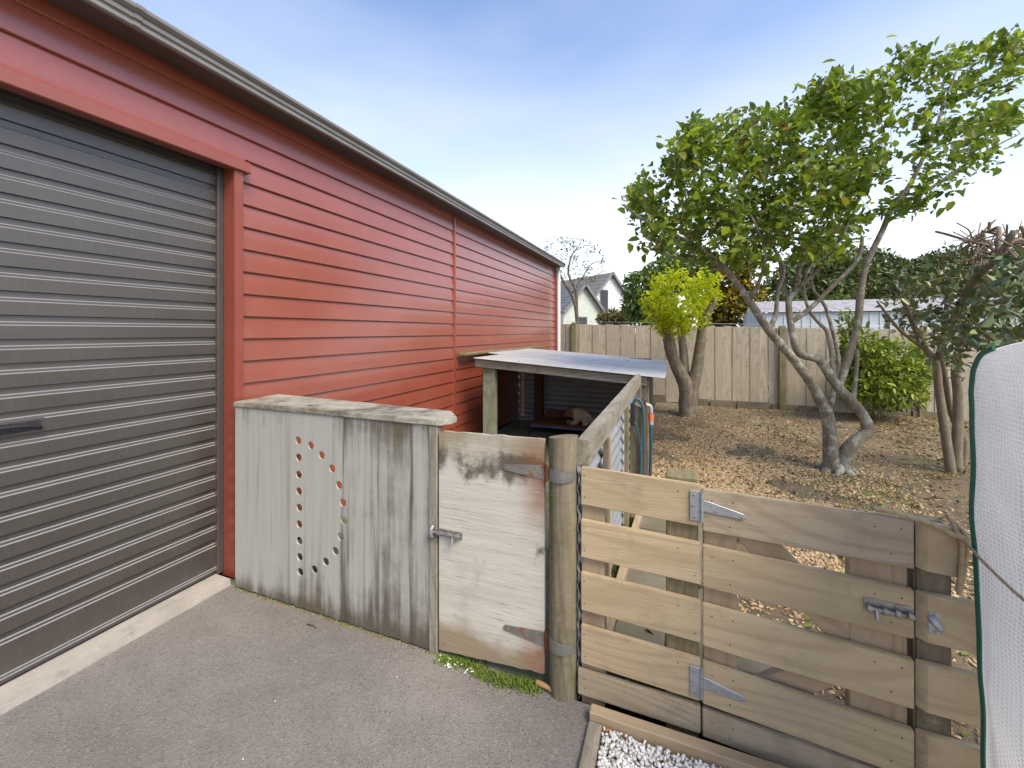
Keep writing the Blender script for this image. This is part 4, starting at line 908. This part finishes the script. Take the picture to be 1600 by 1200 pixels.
# ---- camellia pruned hard, stubs on top
T3 = Tree()
T3.limb(L_([(1487,742,4.3),(1484,725,4.3),(1475,663,4.3),(1466,602,4.28),(1462,566,4.25),(1446,545,4.2),(1428,509,4.1),(1412,470,4.0),(1400,440,3.9)]), .046, .016, 10)
T3.limb(L_([(1494,738,4.35),(1496,690,4.35),(1497,617,4.35),(1493,581,4.3),(1500,540,4.2),(1520,490,4.0),(1535,440,3.8),(1540,400,3.7),(1530,375,3.6)]), .048, .018, 10)
T3.limb(L_([(1502,735,4.5),(1506,690,4.5),(1485,640,4.5),(1478,600,4.45),(1470,540,4.4),(1480,480,4.3),(1470,430,4.2)]), .045, .018, 8)
T3.limb(L_([(1503,530,4.15),(1550,500,3.6),(1590,470,3.2),(1640,440,2.9),(1700,380,2.8)]), .038, .018, 8)
T3.limb(L_([(1466,560,4.25),(1480,520,4.0),(1500,480,3.6),(1520,440,3.2),(1560,400,3.0),(1585,360,2.9)]), .034, .018, 8)
T3.limb(L_([(1446,545,4.2),(1410,520,4.1),(1385,490,4.0),(1370,470,3.95)]), .02, .007, 7)
T3.limb(L_([(1560,500,3.5),(1580,520,3.1),(1640,505,2.8)]), .02, .012, 7)
t3 = thing('pruned_camellia', 'pruned camellia with bare cut branches and dark glossy leaves at right', 'shrub', (2.64, 5.68, 0))
obj('trunk', T3.mb, M['bark_cam'], t3, smooth=4)
T3.mb = MB(); nst = 0
for q in range(60):   # cut stubs standing out of the top
    a, b = rng.uniform(1480,1610), rng.uniform(358,420); d = 4.0 - (a-1480)/130*1.1 + rng.normal()*.12; p = P(a, b, d)
    N = np.array([tuple(v) for v in T3.nodes]); j = int(np.argmin(np.linalg.norm(N-np.array(p), axis=1))); q0 = T3.nodes[j]
    e = p + Vector((rng.normal()*.10, rng.normal()*.10, .02+min(.14, abs(rng.normal())*.09))); r = float(rng.choice([.0035,.005,.007,.011]))
    T3.mb.tube(arc([q0, q0.lerp(p,.55)+Vector(rng.normal(size=3).tolist())*.05, p, e], 4), [r*1.25]*5+[r*1.1]*4+[r]*4, 7)
obj('pruned_stubs', T3.mb, M['bark_twig'], t3, smooth=4)['kind'] = 'stuff'
T3.mb = MB(); T3.ends = []; tg = []
cp = [(1365,470),(1385,440),(1420,418),(1455,432),(1480,405),(1520,400),(1560,410),(1610,400),(1612,600),(1560,575),(1520,560),(1500,590),(1470,560),(1440,530),(1400,510),(1370,500)]
while len(tg) < 330:
    x, y = rng.uniform(1362,1612), rng.uniform(396,602)
    if not in_poly(x, y, cp): continue
    dd = 4.2 - max(0, x-1420)/190*1.5 + rng.normal()*.35; tg.append(P(x, y, max(2.45, dd)))
T3.grow(tg, .016, 3, 5, .03); obj('twigs', T3.mb, M['bark_twig'], t3, smooth=4)['kind'] = 'stuff'
# large leaves one by one, the rest joined
cands = []
for pts, d in T3.ends:
    for q in range(4):
        p = pts[int(rng.integers(len(pts)))]; u = unit(1)[0]; u[2] += .05; cands.append((np.array(p)+rng.normal(size=3)*.028, u))
dep = np.array([Vector(c[0].tolist()).dot(FW) for c in cands]); order = np.argsort(dep)
protos = []
for q in range(4):
    V, F = leaf_arrays(np.zeros((1,3)), np.array([[1.0,0,0]]), np.array([.078]), np.array([.044]), .18+.05*q, .05+.1*q)
    me = bpy.data.meshes.new('leaf'); me.from_pydata(V.tolist(), [], F.tolist()); me.materials.append(None); me.materials.clear(); protos.append(me)
lm = NT('glossy_camellia_leaf_single'); lc = lm.ramp(lm.rand(), [(0,(.075,.11,.05)),(.5,(.12,.17,.06)),(.88,(.18,.22,.075)),(1,(.28,.28,.09))]); lm = lm.done(lc, .28, 0, .6)
for me in protos: me.materials.append(lm)
for q in order[:300]:
    p, u = cands[q]; o = bpy.data.objects.new('leaf', protos[int(rng.integers(4))]); COL.objects.link(o); o.parent = t3
    o.location = Vector(p.tolist()) - wl(t3); qt = Vector(u.tolist()).to_track_quat('X', 'Z'); o.rotation_mode = 'QUATERNION'; o.rotation_quaternion = qt; sc = rng.uniform(.75,1.25); o.scale = (sc, sc, sc)
rest = order[300:]; Pn = np.array([cands[q][0] for q in rest]); D = np.array([cands[q][1] for q in rest]); Ls = .075*(1+.2*rng.normal(size=len(rest))).clip(.5,1.5)
V, F = leaf_arrays(Pn, D, Ls, Ls*.56, .2, .12); fo = npmesh('foliage', V, F, M['leaf_cam'], t3); fo['kind'] = 'stuff'

# ---- generic bushes and far trees: crowns of many leaf faces in uneven clumps
def blob_tree(name, label, cat, base, clumps, nleaf, L, W, mt, trunk=None, bark=None, group=None, twigs=True):
    t = thing(name, label, cat, tuple(base), group); tot = sum(c[3]**2 for c in clumps); PA, DA = [], []
    for (cx, cy, cz, r) in clumps:
        n = int(nleaf*r*r/tot); u = unit(n); rad = r*(.35+.65*rng.random(n)**.45)*(1+.28*np.array([noise.noise(Vector((q*2.4+np.array([cx,cy,cz])).tolist())) for q in u]))
        p = np.array([cx,cy,cz]) + u*rad[:,None]*np.array([1,1,.85]); PA.append(p); dd = u*.7+unit(n); DA.append(dd)
    PA = np.concatenate(PA); DA = np.concatenate(DA); Ls = L*(1+.25*rng.normal(size=len(PA))).clip(.4,1.7)
    V, F = leaf_arrays(PA, DA, Ls, Ls*W); npmesh('crown', V, F, mt, t)
    if trunk:
        mb = MB(); b = Vector(base); c0 = Vector(clumps[0][:3]); mb.tube(arc([b-Vector((0,0,.1)), b.lerp(c0,.5)+Vector((trunk*.5,0,0)), c0], 4), [trunk, trunk*.95, trunk*.9, trunk*.85, trunk*.8, trunk*.7, trunk*.6, trunk*.5, trunk*.4], 8)
        for c in clumps[1:]: mb.tube(arc([b.lerp(c0,.55), b.lerp(Vector(c[:3]),.8), Vector(c[:3])], 3), [trunk*.5]*2+[trunk*.4]*2+[trunk*.3]*3, 6)
        obj('trunk', mb, bark or M['bark_far'], t, smooth=4)
    return t
def CL(lst): return [tuple(P(a, b, d))+(r*d/FPX,) for a, b, d, r in lst]
blob_tree('citrus_bush', 'round yellow-green citrus bush growing in front of paling fence', 'bush', onZ(1368,652,0), CL([(1372,590,6.7,58),(1350,560,6.6,38),(1400,565,6.8,42),(1340,535,6.5,26),(1325,512,6.5,14),(1322,490,6.5,8),(1395,600,6.9,44),(1345,600,6.6,34),(1425,578,6.8,24)]), 5200, .085, .45, M['leaf_cit'], .05, M['bark_poll'])
blob_tree('far_broadleaf_tree', 'mid green tree behind fence left of the lime foliage', 'tree', P(1010,560,16), CL([(1010,450,16,34),(1045,430,16.5,36),(1000,475,16,28),(1085,425,17,34),(1030,490,15,26)]), 5200, .20, .5, M['leaf_mid'], .14)
blob_tree('gold_leaf_tree', 'dark tree with orange and yellow leaves behind grey paling fence', 'tree', P(1140,560,13), CL([(1140,440,13,30),(1155,415,13,26),(1130,475,13,30),(1165,460,13,26),(1120,500,13,18),(1150,496,13,20),(1128,490,13,18)]), 4400, .15, .5, M['leaf_gold'], .12)
blob_tree('dark_evergreen_tree', 'broad dark evergreen tree directly above the rusty shed roof', 'tree', P(1290,560,19), CL([(1290,440,19,46),(1240,450,19,40),(1260,415,19.5,34),(1320,430,19,40),(1300,465,18,34),(1230,480,18,26)]), 6500, .24, .5, M['leaf_dark'], .25)
blob_tree('dark_evergreen_tree', 'tall spiky topped dark evergreen tree left of the camellia', 'tree', P(1365,560,21), CL([(1350,440,21,38),(1370,415,21,28),(1340,402,21,18),(1385,445,21,36),(1400,425,21,26),(1345,470,20,34),(1390,478,20,34)]), 6000, .22, .45, M['leaf_dark'], .25)
blob_tree('olive_hedge_bush', 'rounded olive green bush top showing just over shed roof', 'bush', P(1310,540,15.5), CL([(1308,475,15.5,16),(1290,478,15.5,12),(1325,478,15.5,12)]), 1200, .13, .5, M['leaf_mid'], .06)
blob_tree('far_bush', 'low golden green bush by the neighbouring white house', 'bush', P(955,520,20), CL([(958,496,20,14),(945,499,20,10),(970,498,20,12)]), 1000, .17, .45, M['leaf_olive'], .06)
blob_tree('far_bush', 'low dark green bush under the white gable wall', 'bush', P(985,520,22), CL([(985,492,22,16),(940,497,23,9),(1000,498,21,14)]), 1000, .18, .45, M['leaf_dark'], .06)
blob_tree('far_broadleaf_tree', 'grey green tree behind the camellia at right edge', 'tree', P(1500,560,18), CL([(1440,440,18,40),(1480,420,18,40),(1530,430,18,44),(1580,420,18,40),(1460,470,17,40),(1560,470,17,50)]), 5200, .22, .45, M['leaf_dark'], .2)
pt = thing('palm_tree', 'feathery palm crown showing above the pruned camellia', 'palm', tuple(P(1462,560,24)))
obj('trunk', MB().tube([P(1462,540,24), P(1462,420,24)], [.25,.2], 10), M['bark_far'], pt, smooth=4)
for q in range(26):
    a = q*2.4; el_ = rng.uniform(-.2,1.2); c = P(1462,412,24); Lf = rng.uniform(1.1,1.7)
    rb = [c + Vector((math.cos(a)*math.cos(el_)*Lf*u, math.sin(a)*math.cos(el_)*Lf*u, Lf*(math.sin(el_)*u-.55*u*u))) for u in np.linspace(0,1,9)]
    Pn, D = [], []
    for i in range(1, 9):
        dv_ = (rb[i]-rb[i-1]).normalized(); sd_ = dv_.cross(Vector((0,0,1))).normalized()
        for s in (-1, 1):
            for e in (0, .5): Pn.append(tuple(rb[i-1].lerp(rb[i], e))); D.append(tuple(sd_*s+dv_*.8-Vector((0,0,.25))))
    V, F = leaf_arrays(np.array(Pn), np.array(D), np.full(len(Pn), .38), np.full(len(Pn), .05)); npmesh('frond', V, F, M['leaf_dark'], pt)
# bare tree at the corner of the shed
T5 = Tree(); db = 13
T5.limb(L_([(903,540,db),(901,490,db),(893,460,db),(880,440,db),(872,420,db)]), .07, .03, 8)
T5.limb(L_([(901,490,db),(900,455,db),(888,428,db),(893,400,db),(905,385,db)]), .05, .015, 7)
T5.limb(L_([(893,460,db),(912,430,db),(925,412,db),(940,408,db)]), .03, .008, 6)
tg = []
for q in range(190):
    a, b = rng.uniform(840,945), rng.uniform(368,445)
    if (a-890)**2/55**2 + (b-412)**2/44**2 < 1: tg.append(P(a, b, db+rng.normal()*.5))
T5.grow(tg, .018, 3, 4, .05, .0065)
t5 = thing('bare_tree', 'nearly bare thin tree behind the end of red garage', 'tree', tuple(P(903,540,db)))
obj('trunk', T5.mb, M['bark_far'], t5, smooth=4); V, F = leafy(T5, 3, .07, .075, .5); npmesh('crown', V, F, M['leaf_olive'], t5)

# ================================================================== NEIGHBOURS
ns = thing('metal_shed', 'low pale blue ribbed metal shed with rusty roof beyond fence', 'shed', (3.6, 12.2, 0))
sx0, sx1, sy0, sy1, ez = 1.82, 7.0, 11.0, 14.2, 1.86
obj('wall_core', MB().box(sx0, sx1, sy0, sy1, -.1, ez-.01), M['shedblue'], ns)
x = sx0+.05
while x < sx1-.02:
    obj('wall_rib', MB().box(x, x+.018, sy0-.014, sy0, 0, ez-.012), M['shedblue'], ns); x += .172
for y in np.arange(sy0+.2, sy1, .35): obj('wall_rib', MB().box(sx0-.014, sx0, y, y+.02, 0, ez-.012), M['shedblue'], ns)
obj('gable', MB().prism([(sy0,ez-.01),(sy1,ez-.01),((sy0+sy1)/2,2.16)], 'x', sx0, sx0+.04), M['shedblue'], ns)
x = sx0-.06
while x < sx1:
    obj('roof_sheet', MB().hexa([(x,sy0-.06,ez),(x+.74,sy0-.06,ez),(x+.74,(sy0+sy1)/2,2.19),(x,(sy0+sy1)/2,2.19)], [(x,sy0-.06,ez+.02),(x+.74,sy0-.06,ez+.02),(x+.74,(sy0+sy1)/2,2.21),(x,(sy0+sy1)/2,2.21)]), M['shedroof'], ns, bevel=.004); x += .75
hs2 = thing('neighbour_house', 'white gabled house with grey tiled roofs beyond the fence', 'house', tuple(P(930,560,36)))
HA = R_(-38); U = Vector((math.cos(HA), math.sin(HA), 0)); Vd = Vector((-U.y, U.x, 0)); O = P(953, 427, 36); O.z = 0
def hp3(u, v, z): return O + U*u + Vd*v + Vector((0,0,z))
def hexuv(u0, u1, v0, v1, z0, z1): return MB().hexa([hp3(u0,v0,z0),hp3(u1,v0,z0),hp3(u1,v1,z0),hp3(u0,v1,z0)], [hp3(u0,v0,z1),hp3(u1,v0,z1),hp3(u1,v1,z1),hp3(u0,v1,z1)])
ZR = 6.44; HW = 2.7; ZE = 3.6
def gable(u0, u1, vc, hw, ze, zr, wallm, roofm, wname, over=.35):
    mb = MB(); a = [hp3(u1,vc-hw,0),hp3(u1,vc+hw,0),hp3(u1,vc+hw,ze),hp3(u1,vc,zr),hp3(u1,vc-hw,ze)]; b = [hp3(u0,vc-hw,0),hp3(u0,vc+hw,0),hp3(u0,vc+hw,ze),hp3(u0,vc,zr),hp3(u0,vc-hw,ze)]
    mb.add(a+b, [(0,1,2,3,4),(9,8,7,6,5),(0,5,6,1),(1,6,7,2),(2,7,8,3),(3,8,9,4),(4,9,5,0)]); obj(wname, mb, wallm, hs2)
    k = int((u1+over-u0)/.33)
    for s in (-1, 1):
        rows = 9
        for r in range(rows):   # tile courses, each a stepped strip
            f0, f1 = r/rows, (r+1)/rows; e0 = hw*1.12; v0, v1 = vc+s*e0*(1-f0), vc+s*e0*(1-f1); sl = (zr-ze)/hw; z0_, z1_ = zr-sl*e0*(1-f0), zr-sl*e0*(1-f1)
            q = .06; m2 = MB().hexa([hp3(u0,v0,z0_+.02),hp3(u1+over,v0,z0_+.02),hp3(u1+over,v1,z1_+.02),hp3(u0,v1,z1_+.02)], [hp3(u0,v0,z0_+.02+q),hp3(u1+over,v0,z0_+.02+q),hp3(u1+over,v1,z1_+.05),hp3(u0,v1,z1_+.05)]); obj('tile_course', m2, roofm, hs2)
        bb_ = MB().bar(hp3(u1+over+.03,vc+s*hw*1.12,zr-(zr-ze)*1.12-.02), hp3(u1+over+.03,vc,zr+.04), .20, .05, tuple(U)); obj('barge_board', bb_, M['frame'], hs2)
gable(-9, 0, 0, HW, ZE, ZR, M['housew'], M['tile2'], 'gable_wall')
for zz in np.arange(.3, 5.9, .22):
    hwz = HW if zz < ZE else HW*(ZR-zz)/(ZR-ZE)
    if hwz > .2: obj('weatherboard', hexuv(0.0, .025, -hwz+.03, hwz-.03, zz, zz+.018), M['housew'], hs2)
wi = obj('window', hexuv(0, .06, -1.15, -.25, 3.05, 5.0), M['frame'], hs2); obj('pane', hexuv(.055, .075, -1.08, -.32, 3.12, 4.92), M['glass'], wi)
wi = obj('window', hexuv(0, .06, .1, 1.9, 2.1, 2.75), M['frame'], hs2); obj('pane', hexuv(.055, .075, .17, 1.83, 2.17, 2.68), M['glass'], wi)
gable(-8, 1.2, -4.0, 1.9, 3.1, 5.1, M['housegreen'], M['tile'], 'wing_wall')
wi = obj('window', hexuv(-2.6, -.9, -5.95, -5.88, 1.7, 2.75), M['housew'], hs2); obj('pane', hexuv(-2.52, -.98, -5.97, -5.94, 1.78, 2.67), M['glass'], wi)
wi = obj('window', hexuv(1.2, 1.26, -4.6, -3.6, 1.7, 2.6), M['frame'], hs2); obj('pane', hexuv(1.255, 1.275, -4.53, -3.67, 1.78, 2.52), M['glass'], wi)

# ================================================================== SMALL STUFF ON THE GROUND
def scatter_boxes(n, area, size, flat, mt, name, label, cat, dens=None, zf=soil_z, lift=.004, tilt=.35):
    Pn = []
    while len(Pn) < n:
        x, y = rng.uniform(area[0], area[1]), rng.uniform(area[2], area[3])
        if dens and rng.random() > dens(x, y): continue
        Pn.append((x, y, zf(x, y)+lift))
    Pn = np.array(Pn); a = rng.uniform(0, 6.283, n); t1 = rng.normal(size=n)*tilt; t2_ = rng.normal(size=n)*tilt
    D = np.stack([np.cos(a), np.sin(a), t1], 1); D /= np.linalg.norm(D, axis=1, keepdims=True); S = np.cross(D, np.stack([0*a+rng.normal(size=n)*tilt, 0*a, 0*a+1], 1)); S /= np.linalg.norm(S, axis=1, keepdims=True); U_ = np.cross(S, D)
    s = size*(1+.4*rng.normal(size=n)).clip(.4, 2.2); l = (D*s[:,None]); w_ = S*(s*rng.uniform(.25,.7,n))[:,None]; h = U_*(s*flat)[:,None]
    co = [(-1,-1,-1),(1,-1,-1),(1,1,-1),(-1,1,-1),(-.8,-.8,1),(.8,-.8,1),(.8,.8,1),(-.8,.8,1)]
    V = np.stack([Pn+.5*(c[0]*l+c[1]*w_+c[2]*h) for c in co], 1).reshape(-1, 3); k = np.arange(n)[:,None]*8
    F = np.stack([k+np.array([f]) for f in ((4,5,6,7),(0,1,5,4),(1,2,6,5),(2,3,7,6),(3,0,4,7))], 1).reshape(-1, 4)
    o = npmesh(name, V, F, mt); tag(o, label, cat, None, 'stuff'); return o
def chipd(x, y):   # a worn track of chips from the slat gate past the tap, thin elsewhere
    c = 1.1*math.exp(-((x-.55-.06*(y-4))/.85)**2)*math.exp(-max(0, y-5.6)**2/1.6) + .10*math.exp(-((y-2.2)/.7)**2)
    c *= min(1.0, max(.12, (y-2.3)/1.3)); n = .5+noise.noise(Vector((x*1.7,y*1.7,8))); return max(.035, c*(.35+1.0*max(0,n))) if n > .28 else .035
scatter_boxes(46000, (-.30,5.2,1.70,9.0), .017, .22, M['chips'], 'wood_chip_mulch', 'pale and brown wood chip mulch strewn over garden soil', 'mulch', chipd)
def litd(x, y): return max(0.05, .35+.55*noise.noise(Vector((x*.9,y*.9,4)))+.12*x)
n = 8000; Pn = []
while len(Pn) < n:
    x, y = rng.uniform(-.2,5.5), rng.uniform(1.72,9.0)
    if rng.random() < litd(x, y): Pn.append((x, y, soil_z(x,y)+.008+.01*rng.random()))
D = unit(n); D[:,2] *= .25; Ls = .036*(1+.45*rng.normal(size=n)).clip(.4,1.8); V, F = leaf_arrays(np.array(Pn), D, Ls, Ls*.5, .2, .1)
tag(npmesh('leaf_litter', V, F, M['litter']), 'fallen brown and green leaves scattered on the soil', 'leaves', None, 'stuff')
def blades(centers, per, spread, L, name, label, cat, mt, zf):
    Pn, D = [], []
    for (x, y) in centers:
        for q in range(per):
            a, b = x+rng.normal()*spread, y+rng.normal()*spread; Pn.append((a, b, zf(a,b)-.003)); u = rng.normal(size=3)*.5; u[2] = 1; D.append(u)
    Ls = L*(1+.3*rng.normal(size=len(Pn))).clip(.4,1.8); V, F = leaf_arrays(np.array(Pn), np.array(D), Ls, np.full(len(Pn), .0045), .1, .2)
    tag(npmesh(name, V, F, mt), label, cat, None, 'stuff')
cs = [tuple(onZ(a, b, 0)[:2]) for a, b in ((1190,728),(1340,648),(1180,665),(1285,760),(1400,755),(1240,690),(1060,640),(1095,628),(1420,690),(1450,720),(1475,745),(1360,760),(1320,772),(1150,632),(1390,640),(1395,775))]
cs = [(x+rng.normal()*.12, y+rng.normal()*.12) for x, y in cs for q in range(5)]
blades(cs, 26, .055, .030, 'grass_tufts', 'sparse yellow green grass tufts in garden soil', 'grass', M['grass'], soil_z)
blades([(-.325+rng.normal()*.01, y) for y in np.arange(1.72, 3.3, .03)], 22, .012, .045, 'grass_strip', 'green grass strip beside the edging behind slat fence', 'grass', M['grass'], lambda x, y: 0)
# moss along the foot of the plywood gate
mc = [(x, 1.585+.012*math.sin(x*20)-.03*max(0,(x+.75))) for x in np.arange(-.955, -.52, .010)]
blades(mc, 70, .016, .012, 'moss_strip', 'bright green moss growing along foot of plywood gate', 'moss', m_island('bright_moss', [(0,(.10,.16,.025)),(.6,(.17,.25,.04)),(1,(.24,.27,.08))], .9, .1), lambda x, y: .004)
# white pebbles
ico = bmesh.new(); bmesh.ops.create_icosphere(ico, subdivisions=1, radius=1); iv = np.array([tuple(v.co) for v in ico.verts]); iff = np.array([[v.index for v in f.verts] for f in ico.faces]); ico.free()
def pebbles(n, area, r, name, label, cat, zr_):
    VV, FF = [], []
    for i in range(n):
        q = rng.normal(size=(3,3)); q, _ = np.linalg.qr(q); v = iv*(1+.22*rng.normal(size=(len(iv),1)))*np.array([1,.75,.6])*r*rng.uniform(.6,1.35)
        VV.append(v@q.T + np.array([rng.uniform(area[0],area[1]), rng.uniform(area[2],area[3]), rng.uniform(*zr_)])); FF.append(iff+i*len(iv))
    tag(npmesh(name, np.concatenate(VV), np.concatenate(FF), M['pebble'], None, False, 3), label, cat, None, 'stuff')
pebbles(13000, (-.246,.55,.98,1.508), .0080, 'white_gravel', 'white marble gravel in the corner below the slat gate', 'gravel', (-.012,.020))
pebbles(12000, (-.246,.70,.30,.99), .0090, 'white_gravel', 'white marble gravel nearer the viewer beside the asphalt edging', 'gravel', (-.012,.016))
pebbles(9, (-1.9,-.4,.55,1.5), .005, 'loose_pebbles', 'few stray white pebbles scattered on the asphalt', 'pebbles', (.003,.006))
pebbles(22, (-.97,-.80,1.55,1.60), .006, 'gate_pebbles', 'small pale pebbles at the foot of plywood gate', 'pebbles', (.003,.008))
for i, (px, py, lab) in enumerate(((946,1144,'small yellow orange dry leaf lying in gravel corner'), (968,1143,'large orange brown dry leaf lying on white gravel'))):
    c = onZ(px, py, .016); V, F = leaf_arrays(np.array([tuple(c)]), np.array([[.9-.9*i,.5,.10]]), np.array([.028+.012*i]), np.array([.022+.012*i]), .25, .2)
    tag(npmesh('dry_leaf', V, F, M['leaf_dry']), lab, 'leaf')
st = arc([onZ(838,1066,.012), onZ(852,1072,.018), onZ(864,1080,.014), onZ(872,1092,.006)], 4)
sk = tag(obj('broken_stick', MB().tube(st, [.011,.011,.011,.010,.010,.009,.009,.008,.008,.007,.006,.005,.003], 8), m_wood('peeled_stick', (.50,.30,.13), (.42,.24,.10), (.25,.13,.06), 'x'), None, smooth=4), 'short broken orange stick at the foot of round post', 'stick')
for a, b, lab in ((((500+340/.4332)*0+480,975),(495,982),'thin dark twig lying on asphalt before the screen'), ((758,1030),(764,1072),'thin dark twig lying on asphalt before plywood gate')):
    p, q = onZ(a[0], a[1], .006), onZ(b[0], b[1], .006); tag(obj('twig', MB().tube([p, p.lerp(q,.5)+Vector((.006,.004,.004)), q], [.0028,.0025,.0015], 6), M['bark_far'], None, smooth=4), lab, 'twig')

scatter_boxes(260, (-2.29,-1.0,1.586,1.604), .007, .5, M['litter'], 'base_debris', 'bits of moss and dirt along the foot of the screen', 'debris', None, lambda x, y: 0.0, .003)
